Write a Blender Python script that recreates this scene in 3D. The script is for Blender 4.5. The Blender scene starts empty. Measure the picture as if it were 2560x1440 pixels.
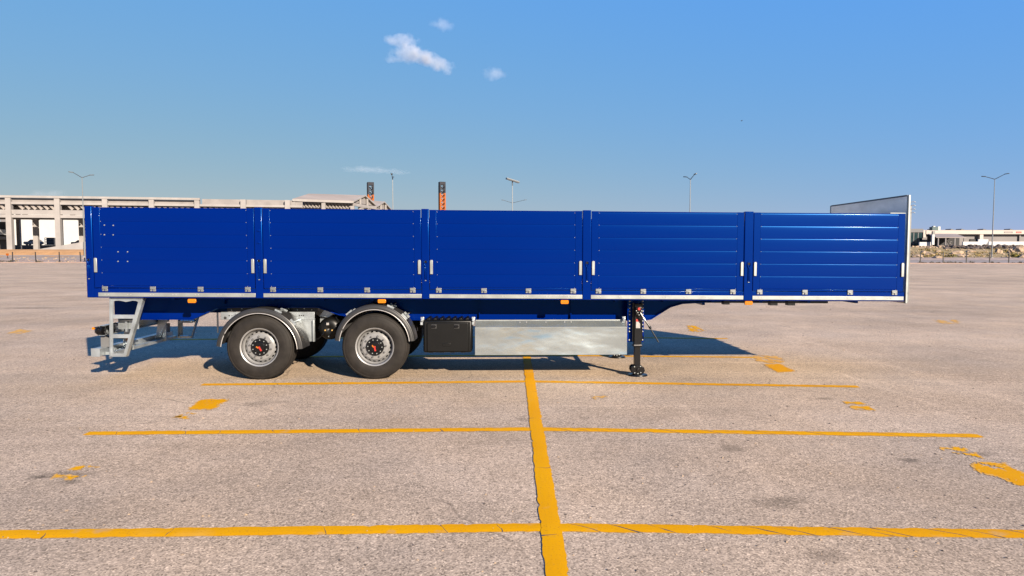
import bpy, bmesh, math, random
from mathutils import Vector, Matrix
R = math.radians
random.seed(7)
scene = bpy.context.scene
col = scene.collection

# ------------------------------------------------------------------ camera, sky, sun, exposure
CAM_H, FPX = 2.13, 1640.0
PITCH = math.atan(90 / FPX)
cam = bpy.data.cameras.new('camera')
cam.sensor_width = 36.0
cam.lens = FPX / 2560 * 36.0
cam.clip_start, cam.clip_end = 0.1, 9000
camera = bpy.data.objects.new('camera', cam)
camera.location = (0, 0, CAM_H)
camera.rotation_euler = (math.pi / 2 - PITCH, 0, 0)
col.objects.link(camera)
scene.camera = camera

SUN = Vector((1.27, -1.92, 1.0)).normalized()
world = bpy.data.worlds.new('World')
scene.world = world
world.use_nodes = True
wn, wl = world.node_tree.nodes, world.node_tree.links
wn.clear()
sky = wn.new('ShaderNodeTexSky')
sky.sky_type = 'NISHITA'
sky.sun_disc = False
sky.sun_elevation = math.asin(SUN.z)
sky.sun_rotation = math.atan2(SUN.x, SUN.y)
sky.altitude = 100
sky.air_density = 1.0
sky.dust_density = 0.0
sky.ozone_density = 2.0
sep = wn.new('ShaderNodeSeparateColor')
comb = wn.new('ShaderNodeCombineColor')
def wmath(op, a, b):
    t = wn.new('ShaderNodeMath'); t.operation = op
    for i, x in enumerate((a, b)):
        if isinstance(x, (int, float)): t.inputs[i].default_value = x
        else: wl.new(x, t.inputs[i])
    return t.outputs[0]
# the photograph's processed sky, flatter and bluer than the raw model: one curve per channel
wl.new(sky.outputs[0], sep.inputs[0])
sky_r = wmath('MULTIPLY', wmath('POWER', sep.outputs[0], 0.68), 0.492)
sky_g = wmath('MULTIPLY', wmath('POWER', sep.outputs[1], 0.22), 1.50)
sky_b = wmath('MULTIPLY', wmath('POWER', sep.outputs[2], -0.30), 6.20)
pale = wmath('MULTIPLY', wmath('MAXIMUM', wmath('SUBTRACT', sky_r, 1.0), 0.0), 0.45)
sky_b = wmath('MAXIMUM', wmath('SUBTRACT', sky_b, pale), 1.5)
for ch_, v_ in enumerate((sky_r, sky_g, sky_b)): wl.new(v_, comb.inputs[ch_])
bg = wn.new('ShaderNodeBackground')
bg.inputs['Strength'].default_value = 0.06
wo = wn.new('ShaderNodeOutputWorld')
wl.new(comb.outputs[0], bg.inputs['Color'])
wl.new(bg.outputs[0], wo.inputs['Surface'])

sl = bpy.data.lights.new('sun', 'SUN')
sl.energy = 4.5
sl.angle = R(0.5)
sl.color = (1.0, 0.86, 0.70)
sun = bpy.data.objects.new('sun', sl)
sun.rotation_euler = (-SUN).to_track_quat('-Z', 'Y').to_euler()
sun.location = (30, -40, 30)
col.objects.link(sun)

vs = scene.view_settings
scene.display_settings.display_device = 'sRGB'
vs.view_transform = 'Standard'
vs.look = 'None'
vs.exposure = 1.75
vs.gamma = 1.0
vs.use_curve_mapping = False

# ------------------------------------------------------------------ helpers
def at(px, py, Y):
    """point at distance Y in front of the camera that the photograph shows at pixel (px, py)"""
    u, v = (px - 1280) / FPX, (720 - py) / FPX
    dy = math.cos(PITCH) + v * math.sin(PITCH)
    dz = -math.sin(PITCH) + v * math.cos(PITCH)
    t = Y / dy
    return Vector((u * t, Y, CAM_H + dz * t))

def gp(px, py, z=0.0):
    u, v = (px - 1280) / FPX, (720 - py) / FPX
    dy = math.cos(PITCH) + v * math.sin(PITCH)
    dz = -math.sin(PITCH) + v * math.cos(PITCH)
    t = (z - CAM_H) / dz
    return Vector((u * t, dy * t, z))

def tag(o, label=None, cat=None, group=None, kind=None):
    if label: o['label'] = label
    if cat: o['category'] = cat
    if group: o['group'] = group
    if kind: o['kind'] = kind
    return o

def empty(name, loc=(0, 0, 0), rz=0.0):
    o = bpy.data.objects.new(name, None)
    o.location = loc
    o.rotation_euler = (0, 0, rz)
    o.empty_display_size = 0.3
    col.objects.link(o)
    return o

TILT = -0.0065          # the parked trailer stands slightly nose down

class MB:
    def __init__(s):
        s.v, s.f, s.m = [], [], []
        s.mi = 0
    def face(s, idx):
        s.f.append(tuple(idx)); s.m.append(s.mi)
    def poly(s, pts):
        b = len(s.v); s.v += [tuple(p) for p in pts]
        s.face(range(b, b + len(pts)))
    def hexa(s, p):
        b = len(s.v); s.v += [tuple(q) for q in p]
        for q in ((0, 3, 2, 1), (4, 5, 6, 7), (0, 1, 5, 4), (1, 2, 6, 5), (2, 3, 7, 6), (3, 0, 4, 7)):
            s.face([b + i for i in q])
        return s
    def box(s, x0, x1, y0, y1, z0, z1):
        return s.hexa([(x0, y0, z0), (x1, y0, z0), (x1, y1, z0), (x0, y1, z0), (x0, y0, z1), (x1, y0, z1), (x1, y1, z1), (x0, y1, z1)])
    def bar(s, p0, p1, w, d, up=(0, 1, 0)):
        p0, p1 = Vector(p0), Vector(p1)
        a = (p1 - p0).normalized(); u = Vector(up)
        n = a.cross(u).normalized(); u = n.cross(a)
        q = []
        for p in (p0, p1):
            q += [p - n * w / 2 - u * d / 2, p + n * w / 2 - u * d / 2, p + n * w / 2 + u * d / 2, p - n * w / 2 + u * d / 2]
        return s.hexa(q)
    def prism(s, pts, y0, y1):
        b = len(s.v); n = len(pts)
        s.v += [(x, y0, z) for x, z in pts] + [(x, y1, z) for x, z in pts]
        s.face(range(b, b + n)); s.face(range(b + 2 * n - 1, b + n - 1, -1))
        for i in range(n):
            j = (i + 1) % n
            s.face((b + i, b + n + i, b + n + j, b + j))
        return s
    def tube(s, pts, r, n=8, cap=True):
        pts = [Vector(p) for p in pts]
        rs = r if isinstance(r, (list, tuple)) else [r] * len(pts)
        rings = []
        for i, p in enumerate(pts):
            a = (pts[min(i + 1, len(pts) - 1)] - pts[max(i - 1, 0)]).normalized()
            h = Vector((0, 0, 1)) if abs(a.z) < 0.9 else Vector((1, 0, 0))
            u = a.cross(h).normalized(); w = a.cross(u)
            b = len(s.v)
            for k in range(n):
                t = 2 * math.pi * k / n
                s.v.append(tuple(p + (u * math.cos(t) + w * math.sin(t)) * rs[i]))
            rings.append(b)
        for a, b in zip(rings, rings[1:]):
            for k in range(n):
                l = (k + 1) % n
                s.face((a + k, a + l, b + l, b + k))
        if cap:
            s.face([rings[0] + k for k in range(n)][::-1])
            s.face([rings[-1] + k for k in range(n)])
        return s
    def lathe(s, prof, n=48, c=(0, 0, 0), closed=False, a0=0.0, a1=2 * math.pi, skip=None):
        """profile of (y, r) turned round the y axis"""
        full = abs(a1 - a0 - 2 * math.pi) < 1e-6
        na = n if full else n + 1
        b = len(s.v); m = len(prof)
        for k in range(na):
            t = a0 + (a1 - a0) * k / n
            for y, r in prof:
                s.v.append((c[0] + r * math.cos(t), c[1] + y, c[2] + r * math.sin(t)))
        for k in range(n):
            l = (k + 1) % na
            for i in range(m if closed else m - 1):
                j = (i + 1) % m
                if skip and skip(k, i): continue
                s.face((b + k * m + i, b + l * m + i, b + l * m + j, b + k * m + j))
        if closed and not full:
            s.face([b + i for i in range(m)]); s.face([b + (na - 1) * m + i for i in range(m)][::-1])
        return s
    def mesh(s, name, mats, smooth=30, tilt=False):
        me = bpy.data.meshes.new(name)
        v = [(x, y, z + TILT * x) for x, y, z in s.v] if tilt else s.v
        me.from_pydata(v, [], s.f)
        for i, p in enumerate(me.polygons): p.material_index = s.m[i]
        bm = bmesh.new(); bm.from_mesh(me)
        bmesh.ops.recalc_face_normals(bm, faces=bm.faces)
        bm.to_mesh(me); bm.free()
        for m in (mats if isinstance(mats, (list, tuple)) else [mats]): me.materials.append(m)
        if smooth:
            me.polygons.foreach_set('use_smooth', [True] * len(me.polygons))
            me.set_sharp_from_angle(angle=R(smooth))
        return me
    def build(s, name, mats, parent=None, loc=None, smooth=30, tilt=False, bevel=0.0, kind=None):
        o = bpy.data.objects.new(name, s.mesh(name, mats, smooth, tilt))
        col.objects.link(o)
        if parent: o.parent = parent
        if loc: o.location = loc
        if bevel:
            b = o.modifiers.new('bevel', 'BEVEL')
            b.width = bevel; b.segments = 2; b.limit_method = 'ANGLE'; b.angle_limit = R(40)
        if kind: o['kind'] = kind
        return o

def put(name, me, parent=None, loc=(0, 0, 0), rot=None):
    o = bpy.data.objects.new(name, me)
    col.objects.link(o)
    o.parent = parent; o.location = loc
    if rot: o.rotation_euler = rot
    return o

def copy_tree(o, parent=None):
    c = o.copy(); col.objects.link(c)
    if parent: c.parent = parent
    for ch in list(o.children): copy_tree(ch, c)
    return c

def plate(outer, holes, y, th):
    """flat sheet with cut-outs (x, z outlines), as vertices and faces"""
    cu = bpy.data.curves.new('sheet_outline', 'CURVE')
    cu.dimensions = '2D'; cu.fill_mode = 'BOTH'; cu.extrude = th / 2
    for pts in [outer] + holes:
        sp = cu.splines.new('POLY'); sp.points.add(len(pts) - 1); sp.use_cyclic_u = True
        for p, (x, z) in zip(sp.points, pts): p.co = (x, z, 0, 1)
    o = bpy.data.objects.new('sheet_outline', cu)
    me = bpy.data.meshes.new_from_object(o)
    mb = MB()
    mb.v = [(v.co.x, y - v.co.z, v.co.y) for v in me.vertices]
    mb.f = [tuple(p.vertices) for p in me.polygons]; mb.m = [0] * len(mb.f)
    bpy.data.objects.remove(o); bpy.data.curves.remove(cu); bpy.data.meshes.remove(me)
    return mb

# ------------------------------------------------------------------ materials
def nodes_of(name):
    m = bpy.data.materials.new(name); m.use_nodes = True
    n, l = m.node_tree.nodes, m.node_tree.links
    return m, n, l, n['Principled BSDF']

def mat(name, c, rough=0.5, metal=0.0, vary=0.12, vscale=4.0, bump=0.0, bscale=60.0, coat=0.0, stretch=None, spec=0.5, rvary=0.0, rot=0.0, stint=None):
    m, n, l, p = nodes_of(name)
    p.inputs['Roughness'].default_value = rough
    p.inputs['Metallic'].default_value = metal
    p.inputs['Specular IOR Level'].default_value = spec
    if stint: p.inputs['Specular Tint'].default_value = stint + (1,)
    if coat:
        p.inputs['Coat Weight'].default_value = coat; p.inputs['Coat Roughness'].default_value = 0.09
    tc = n.new('ShaderNodeTexCoord'); src = tc.outputs['Object']
    if stretch:
        mp = n.new('ShaderNodeMapping'); mp.inputs['Scale'].default_value = stretch; mp.inputs['Rotation'].default_value = (0, rot, 0)
        l.new(src, mp.inputs[0]); src = mp.outputs[0]
    nz = n.new('ShaderNodeTexNoise'); nz.inputs['Scale'].default_value = vscale; nz.inputs['Detail'].default_value = 5
    l.new(src, nz.inputs['Vector'])
    mx = n.new('ShaderNodeMix'); mx.data_type = 'RGBA'
    mx.inputs[6].default_value = [x * (1 - vary) for x in c] + [1]
    mx.inputs[7].default_value = [min(1, x * (1 + vary)) for x in c] + [1]
    rm = n.new('ShaderNodeMapRange'); rm.inputs[1].default_value = 0.3; rm.inputs[2].default_value = 0.7
    l.new(nz.outputs[0], rm.inputs[0]); l.new(rm.outputs[0], mx.inputs[0])
    l.new(mx.outputs[2], p.inputs['Base Color'])
    if rvary:
        r2 = n.new('ShaderNodeMapRange'); r2.inputs[1].default_value = 0.3; r2.inputs[2].default_value = 0.7
        r2.inputs[3].default_value = max(0.02, rough - rvary); r2.inputs[4].default_value = rough + rvary
        l.new(nz.outputs[0], r2.inputs[0]); l.new(r2.outputs[0], p.inputs['Roughness'])
    if bump:
        n2 = n.new('ShaderNodeTexNoise'); n2.inputs['Scale'].default_value = bscale; n2.inputs['Detail'].default_value = 3
        l.new(src, n2.inputs['Vector'])
        b = n.new('ShaderNodeBump'); b.inputs['Strength'].default_value = min(bump, 1); b.inputs['Distance'].default_value = 0.02 * max(bump, 1)
        l.new(n2.outputs[0], b.inputs['Height']); l.new(b.outputs[0], p.inputs['Normal'])
    return m

M = {}
M['blue'] = mat('blue_paint', (0.0, 0.0062, 0.084), 0.27, vary=0.06, vscale=0.7, bump=0.16, bscale=1.1, stretch=(0.35, 1, 1), spec=0.33, stint=(0.02, 0.36, 1.0), coat=0.05)
M['galv'] = mat('galvanised_steel', (0.33, 0.36, 0.375), 0.36, metal=0.7, vary=0.16, vscale=5, bump=0.05, bscale=9, rvary=0.1)
M['sheet'] = mat('galvanised_sheet', (0.43, 0.49, 0.51), 0.20, metal=0.85, vary=0.14, vscale=1.3, bump=3.2, bscale=0.9, stretch=(0.9, 1, 2.2), rot=R(38), rvary=0.08)
M['head'] = mat('headboard_sheet', (0.72, 0.70, 0.68), 0.42, metal=0.8, vary=0.22, vscale=2.2, stretch=(1, .8, 1.6), bump=0.12, bscale=3)
M['alu'] = mat('aluminium', (0.225, 0.24, 0.232), 0.42, metal=0.5, vary=0.08, vscale=6, rvary=0.06)
M['hinge'] = mat('hinge_steel', (0.15, 0.16, 0.16), 0.4, metal=0.5, vary=0.1, vscale=8)
M['silver'] = mat('silver_rim_paint', (0.175, 0.175, 0.175), 0.36, metal=0.3, vary=0.08, vscale=9)
M['nut'] = mat('wheel_nut_steel', (0.12, 0.12, 0.12), 0.35, metal=0.5, vary=0.1)
M['rubber'] = mat('tyre_rubber', (0.0112, 0.0095, 0.0082), 0.7, vary=0.35, vscale=6, bump=0.08, bscale=30, spec=0.18)
M['black'] = mat('black_paint', (0.003, 0.003, 0.0035), 0.3, vary=0.3, vscale=5, spec=0.3)
M['plastic'] = mat('black_plastic', (0.0020, 0.0020, 0.0019), 0.40, vary=0.2, vscale=6, bump=0.04, bscale=120, spec=0.25)
M['guard'] = mat('mudguard_plastic', (0.017, 0.0165, 0.0165), 0.36, vary=0.15, vscale=5, spec=0.4)
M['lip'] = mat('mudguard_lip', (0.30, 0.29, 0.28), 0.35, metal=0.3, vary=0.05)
M['amber'] = mat('amber_lens', (0.36, 0.11, 0.002), 0.2, vary=0.1, vscale=40)
M['red'] = mat('red_plastic', (0.25, 0.012, 0.008), 0.4, vary=0.1)
M['orange'] = mat('orange_plastic', (0.28, 0.08, 0.004), 0.4, vary=0.1)
M['brass'] = mat('brass', (0.7, 0.45, 0.15), 0.35, metal=0.8)
M['label'] = mat('white_sticker', (0.22, 0.21, 0.2), 0.5, vary=0.2, vscale=30)
M['grey'] = mat('grey_paint', (0.09, 0.09, 0.09), 0.5, vary=0.12)
M['wood'] = mat('deck_floor', (0.16, 0.11, 0.07), 0.6, vary=0.25, vscale=3, stretch=(0.2, 3, 1))
M['concrete'] = mat('precast_concrete', (0.182, 0.169, 0.162), 0.85, vary=0.12, vscale=0.5)
M['concrete2'] = mat('weathered_concrete', (0.155, 0.142, 0.136), 0.85, vary=0.14, vscale=0.5)
M['ribbed'] = mat('roof_rib_concrete', (0.17, 0.15, 0.137), 0.85, vary=0.2, vscale=1.5)
M['roofing'] = mat('roof_sheet', (0.19, 0.165, 0.15), 0.9, vary=0.12, vscale=0.35, stretch=(0.3, 1, 1), spec=0.1)
M['white'] = mat('white_cladding', (0.29, 0.29, 0.285), 0.6, vary=0.04, vscale=0.4)
M['cream'] = mat('cream_cladding', (0.255, 0.222, 0.195), 0.6, vary=0.05, vscale=0.4)
M['wall_grey'] = mat('grey_wall', (0.105, 0.096, 0.095), 0.7, vary=0.08, vscale=0.3)
M['dark_clad'] = mat('dark_cladding', (0.04, 0.04, 0.046), 0.5, vary=0.08)
M['glass'] = mat('dark_glass', (0.012, 0.025, 0.028), 0.08, vary=0.2, vscale=0.6)
M['teal'] = mat('teal_sign', (0.008, 0.035, 0.042), 0.4, vary=0.1)
M['dark'] = mat('dark_interior', (0.01, 0.01, 0.011), 0.8)
M['steel_dark'] = mat('dark_steel', (0.006, 0.007, 0.013), 0.6, vary=0.15, spec=0.2)
M['orange_steel'] = mat('orange_steel', (0.20, 0.048, 0.003), 0.6, vary=0.15, vscale=1, spec=0.15)
M['pole'] = mat('lamp_pole_steel', (0.14, 0.15, 0.155), 0.45, metal=0.4, vary=0.1)
M['lamp_head'] = mat('lamp_head_grey', (0.025, 0.033, 0.042), 0.4, vary=0.1)
M['post'] = mat('fence_post_dark', (0.014, 0.012, 0.011), 0.7, vary=0.3, vscale=8)
M['earth'] = mat('orange_earth', (0.235, 0.130, 0.055), 0.95, vary=0.14, vscale=0.6, bump=0.4, bscale=2)
M['verge'] = mat('stony_verge', (0.20, 0.15, 0.125), 0.95, vary=0.28, vscale=1.2, bump=0.3, bscale=5)
M['pink'] = mat('reddish_kerb', (0.22, 0.145, 0.115), 0.9, vary=0.12, vscale=0.8)
M['road'] = mat('old_tarmac', (0.165, 0.14, 0.125), 0.9, vary=0.12, vscale=0.5)
M['yard'] = mat('dusty_yard', (0.27, 0.235, 0.20), 0.95, vary=0.14, vscale=0.2)
M['stone'] = mat('pale_stone', (0.25, 0.178, 0.115), 0.95, vary=0.25, vscale=1.5, bump=0.5, bscale=4)
M['stone_dark'] = mat('dark_rubble', (0.065, 0.05, 0.042), 0.95, vary=0.45, vscale=0.8, bump=0.5, bscale=4)
M['leaf'] = mat('shrub_leaf', (0.05, 0.05, 0.010), 0.8, vary=0.4, vscale=2)
M['leaf_yellow'] = mat('yellow_shrub_leaf', (0.12, 0.10, 0.008), 0.8, vary=0.35, vscale=2)
M['dry_grass'] = mat('dry_grass', (0.165, 0.118, 0.034), 0.9, vary=0.35, vscale=2)
M['leaf_dark'] = mat('dark_weed_leaf', (0.03, 0.028, 0.012), 0.85, vary=0.4, vscale=2)
M['car_silver'] = mat('silver_car_paint', (0.2, 0.205, 0.205), 0.3, metal=0.3)
M['car_dark'] = mat('dark_car_paint', (0.03, 0.03, 0.035), 0.25)
M['bird'] = mat('bird_feather', (0.02, 0.02, 0.02), 0.8)

def asphalt_material():
    m, n, l, p = nodes_of('asphalt')
    p.inputs['Roughness'].default_value = 0.82
    p.inputs['Specular IOR Level'].default_value = 0.08
    geo = n.new('ShaderNodeNewGeometry'); P = geo.outputs['Position']
    def noise(scale, detail=4, rough=0.55, vec=None, dist=0.0):
        t = n.new('ShaderNodeTexNoise'); t.inputs['Scale'].default_value = scale; t.inputs['Detail'].default_value = detail
        t.inputs['Roughness'].default_value = rough; t.inputs['Distortion'].default_value = dist
        l.new(vec or P, t.inputs['Vector']); return t.outputs[0]
    def rng(v, a, b, c, d):
        t = n.new('ShaderNodeMapRange'); l.new(v, t.inputs[0])
        for i, x in enumerate((a, b, c, d)): t.inputs[i + 1].default_value = x
        return t.outputs[0]
    def mth(op, a, b):
        t = n.new('ShaderNodeMath'); t.operation = op
        for i, x in enumerate((a, b)):
            if isinstance(x, (int, float)): t.inputs[i].default_value = x
            else: l.new(x, t.inputs[i])
        return t.outputs[0]
    def mapping(rot, scale):
        t = n.new('ShaderNodeMapping'); t.inputs['Rotation'].default_value = (0, 0, rot); t.inputs['Scale'].default_value = scale
        l.new(P, t.inputs[0]); return t.outputs[0]
    vor = n.new('ShaderNodeTexVoronoi'); vor.inputs['Scale'].default_value = 82
    l.new(P, vor.inputs['Vector'])
    sep = n.new('ShaderNodeSeparateColor'); l.new(vor.outputs['Color'], sep.inputs[0])
    stone = rng(sep.outputs[0], 0.0, 1.0, 0.68, 1.30)
    sep2 = rng(sep.outputs[1], 0.86, 0.90, 0.0, 1.0)           # a few pale chips
    stone = mth('ADD', stone, mth('MULTIPLY', sep2, 0.45))
    pit = rng(sep.outputs[2], 0.84, 0.88, 1.0, 0.62)           # and dark pits
    stone = mth('MULTIPLY', stone, pit)
    clump = rng(noise(14, 3), 0.3, 0.7, 0.86, 1.14)
    patch = rng(noise(0.28, 6, 0.62), 0.30, 0.70, 0.79, 1.17)
    patch = mth('MULTIPLY', patch, rng(noise(0.07, 4, 0.6), 0.35, 0.65, 0.92, 1.07))
    mid = rng(noise(1.6, 4, 0.6), 0.3, 0.7, 0.93, 1.07)
    v = mth('MULTIPLY', mth('MULTIPLY', stone, clump), mth('MULTIPLY', patch, mid))
    # pale and dark tyre tracks in two directions
    tr = rng(noise(1.0, 5, 0.6, mapping(R(52), (0.05, 2.2, 1)), 0.3), 0.60, 0.72, 0.0, 1.0)
    v = mth('MULTIPLY', v, mth('ADD', 1.0, mth('MULTIPLY', tr, 0.20)))
    tr2 = rng(noise(1.0, 5, 0.6, mapping(R(8), (0.045, 1.4, 1)), 0.4), 0.60, 0.72, 0.0, 1.0)
    v = mth('MULTIPLY', v, mth('SUBTRACT', 1.0, mth('MULTIPLY', tr2, 0.13)))
    tr3 = rng(noise(1.0, 4, 0.6, mapping(R(-14), (0.06, 3.0, 1)), 0.2), 0.62, 0.70, 0.0, 1.0)
    v = mth('MULTIPLY', v, mth('ADD', 1.0, mth('MULTIPLY', tr3, 0.15)))
    sx0 = n.new('ShaderNodeSeparateXYZ'); l.new(P, sx0.inputs[0])
    for (ax_, ay_), (bx_, by_), wd, k in (((1960, 836), (2700, 1052), .16, .10), ((1690, 1000), (1768, 1068), .10, .14), ((1850, 1145), (1955, 1250), .09, .14),
                                          ((2090, 930), (2330, 1010), .08, .10), ((1010, 1060), (1120, 985), .12, .09), ((1790, 1250), (1660, 1090), .07, .10)):
        a_, b_ = gp(ax_, ay_), gp(bx_, by_); d_ = b_ - a_; L_ = d_.length; d_.normalize()
        rx, ry = mth('SUBTRACT', sx0.outputs[0], a_.x), mth('SUBTRACT', sx0.outputs[1], a_.y)
        al = mth('ADD', mth('MULTIPLY', rx, d_.x), mth('MULTIPLY', ry, d_.y))
        ac = mth('ABSOLUTE', mth('SUBTRACT', mth('MULTIPLY', ry, d_.x), mth('MULTIPLY', rx, d_.y)), 0.0)
        ends = mth('MULTIPLY', rng(al, -0.2, 0.3, 0, 1), rng(al, L_ - .3, L_ + .3, 1, 0))
        band = mth('MULTIPLY', mth('MULTIPLY', rng(ac, 0.0, wd, 1, 0), ends), rng(noise(3.0, 4), 0.35, 0.6, 0.2, 1.0))
        v = mth('MULTIPLY', v, mth('ADD', 1.0, mth('MULTIPLY', band, k * 1.6)))
    # short dark scuffs lying across the far lot
    sc = rng(noise(1.0, 3, 0.6, mapping(R(3), (0.35, 1.6, 1)), 0.5), 0.70, 0.78, 1.0, 0.78)
    v = mth('MULTIPLY', v, sc)
    # hair cracks wandering through the tarmac
    wv = n.new('ShaderNodeVectorMath'); wv.operation = 'MULTIPLY_ADD'
    nv = n.new('ShaderNodeTexNoise'); nv.inputs['Scale'].default_value = 0.7; nv.inputs['Detail'].default_value = 3; l.new(P, nv.inputs['Vector'])
    l.new(nv.outputs['Color'], wv.inputs[0]); wv.inputs[1].default_value = (0.9, 0.9, 0); l.new(P, wv.inputs[2])
    vc = n.new('ShaderNodeTexVoronoi'); vc.feature = 'DISTANCE_TO_EDGE'; vc.inputs['Scale'].default_value = 0.16; l.new(wv.outputs[0], vc.inputs['Vector'])
    ck = rng(vc.outputs['Distance'], 0.0006, 0.0030, 1.0, 0.0)
    ck = mth('MULTIPLY', ck, rng(noise(0.33, 3), 0.50, 0.60, 0.0, 0.36))
    v = mth('MULTIPLY', v, mth('SUBTRACT', 1.0, ck))
    # oil drips: rare small dark spots
    sp = rng(noise(1.15, 2, 0.5, mapping(0.6, (1, 1, 1)), 0.6), 0.735, 0.80, 1.0, 0.66)
    v = mth('MULTIPLY', v, sp)
    # larger single stains at their places on the lot
    sx = n.new('ShaderNodeSeparateXYZ'); l.new(P, sx.inputs[0])
    wob = noise(6, 3)
    for px, py, rx, ry, k in ((1955, 1253, .26, .17, .40), (1828, 1121, .16, .13, .38), (640, 1010, .22, .16, .3), (2065, 1386, .16, .14, .34),
                              (160, 1187, .35, .12, .35), (105, 1193, .12, .07, .45), (175, 1205, .12, .07, .4), (2065, 997, .15, .12, .3),
                              (2272, 1150, .14, .08, .4), (85, 770, 1.5, .5, .35), (2440, 1134, .3, .08, .35), (1310, 1048, .18, .12, .25)):
        g = gp(px, py)
        dx = mth('DIVIDE', mth('SUBTRACT', sx.outputs[0], g.x), rx)
        dy = mth('DIVIDE', mth('SUBTRACT', sx.outputs[1], g.y), ry)
        d = mth('SQRT', mth('ADD', mth('MULTIPLY', dx, dx), mth('MULTIPLY', dy, dy)), 0.0)
        d = mth('ADD', d, mth('MULTIPLY', mth('SUBTRACT', wob, 0.5), 1.6))
        v = mth('MULTIPLY', v, mth('SUBTRACT', 1.0, mth('MULTIPLY', rng(d, 0.35, 1.05, 1.0, 0.0), k)))
    hue = n.new('ShaderNodeMix'); hue.data_type = 'RGBA'
    hue.inputs[6].default_value = (0.290, 0.228, 0.170, 1); hue.inputs[7].default_value = (0.306, 0.232, 0.163, 1)
    l.new(rng(noise(0.5, 4), 0.35, 0.65, 0, 1), hue.inputs[0])
    mul = n.new('ShaderNodeVectorMath'); mul.operation = 'SCALE'
    l.new(hue.outputs[2], mul.inputs[0]); l.new(v, mul.inputs['Scale'])
    l.new(mul.outputs[0], p.inputs['Base Color'])
    bp = n.new('ShaderNodeBump'); bp.inputs['Strength'].default_value = 0.35; bp.inputs['Distance'].default_value = 0.006
    l.new(stone, bp.inputs['Height']); l.new(bp.outputs[0], p.inputs['Normal'])
    return m
M['asphalt'] = asphalt_material()

def paint_material():
    m, n, l, p = nodes_of('yellow_road_paint')
    p.inputs['Roughness'].default_value = 0.7
    p.inputs['Specular IOR Level'].default_value = 0.05
    geo = n.new('ShaderNodeNewGeometry')
    def noise(scale, det=4):
        t = n.new('ShaderNodeTexNoise'); t.inputs['Scale'].default_value = scale; t.inputs['Detail'].default_value = det
        l.new(geo.outputs['Position'], t.inputs['Vector']); return t.outputs[0]
    def ramp(v, a, b):
        t = n.new('ShaderNodeMapRange'); t.inputs[1].default_value = a; t.inputs[2].default_value = b; l.new(v, t.inputs[0]); return t.outputs[0]
    def mix(f, a, b):
        t = n.new('ShaderNodeMix'); t.data_type = 'RGBA'
        l.new(f, t.inputs[0])
        for i, x in ((6, a), (7, b)):
            if isinstance(x, tuple): t.inputs[i].default_value = x + (1,)
            else: l.new(x, t.inputs[i])
        return t.outputs[2]
    c = mix(ramp(noise(0.9), 0.35, 0.65), (0.455, 0.220, 0.0003), (0.42, 0.190, 0.0005))
    c = mix(ramp(noise(0.55), 0.60, 0.70), c, (0.45, 0.255, 0.045))
    c = mix(ramp(noise(70, 2), 0.60, 0.72), c, (0.33, 0.15, 0.008))
    c = mix(ramp(noise(4, 6), 0.62, 0.72), c, (0.36, 0.20, 0.055))
    l.new(c, p.inputs['Base Color'])
    b = n.new('ShaderNodeBump'); b.inputs['Strength'].default_value = 0.25; b.inputs['Distance'].default_value = 0.004
    l.new(noise(60, 2), b.inputs['Height']); l.new(b.outputs[0], p.inputs['Normal'])
    return m
M['paint'] = paint_material()
M['crack'] = mat('dirt_filled_crack', (0.045, 0.033, 0.025), 0.95, vary=0.3, vscale=30)
M['paint_worn'] = mat('worn_yellow_paint', (0.40, 0.225, 0.06), 0.8, vary=0.2, vscale=12, spec=0.1)

def field_material():
    m, n, l, p = nodes_of('dry_field')
    p.inputs['Roughness'].default_value = 0.95
    geo = n.new('ShaderNodeNewGeometry')
    mp = n.new('ShaderNodeMapping'); mp.inputs['Scale'].default_value = (0.35, 0.5, 1.6); l.new(geo.outputs['Position'], mp.inputs[0])
    nz = n.new('ShaderNodeTexNoise'); nz.inputs['Scale'].default_value = 0.9; nz.inputs['Detail'].default_value = 7; nz.inputs['Roughness'].default_value = 0.65
    l.new(mp.outputs[0], nz.inputs['Vector'])
    r = n.new('ShaderNodeValToRGB'); l.new(nz.outputs[0], r.inputs[0])
    e = r.color_ramp.elements
    e[0].position = 0.30; e[0].color = (0.07, 0.05, 0.02, 1)
    e[1].position = 0.72; e[1].color = (0.29, 0.20, 0.12, 1)
    for pos, c in ((0.42, (0.135, 0.098, 0.03, 1)), (0.52, (0.19, 0.135, 0.05, 1)), (0.62, (0.235, 0.165, 0.085, 1))):
        q = e.new(pos); q.color = c
    l.new(r.outputs[0], p.inputs['Base Color'])
    return m
M['field'] = field_material()

# ------------------------------------------------------------------ the ground
def edge(X): return 126.0 - 0.052 * X

def lerp_pts(t, pts):
    if t <= pts[0][0]: return pts[0][1]
    for (a, va), (b, vb) in zip(pts, pts[1:]):
        if t <= b: return va + (vb - va) * (t - a) / (b - a)
    return pts[-1][1]
HL = ((0, -0.02), (9, 1.02), (10.5, 1.25), (12.5, 2.35), (14, 2.68), (18, 2.72), (400, 2.9))
HR = ((0, -0.02), (5, 0.12), (16, 0.45), (20, 0.85), (42, 1.75), (58, 3.0), (66, 3.45), (78, 3.8), (400, 4.0))
def height(X, t):
    w = min(1, max(0, (X + 40) / 80)); w = w * w * (3 - 2 * w)
    return lerp_pts(t, HL) * (1 - w) + lerp_pts(t, HR) * w

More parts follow.
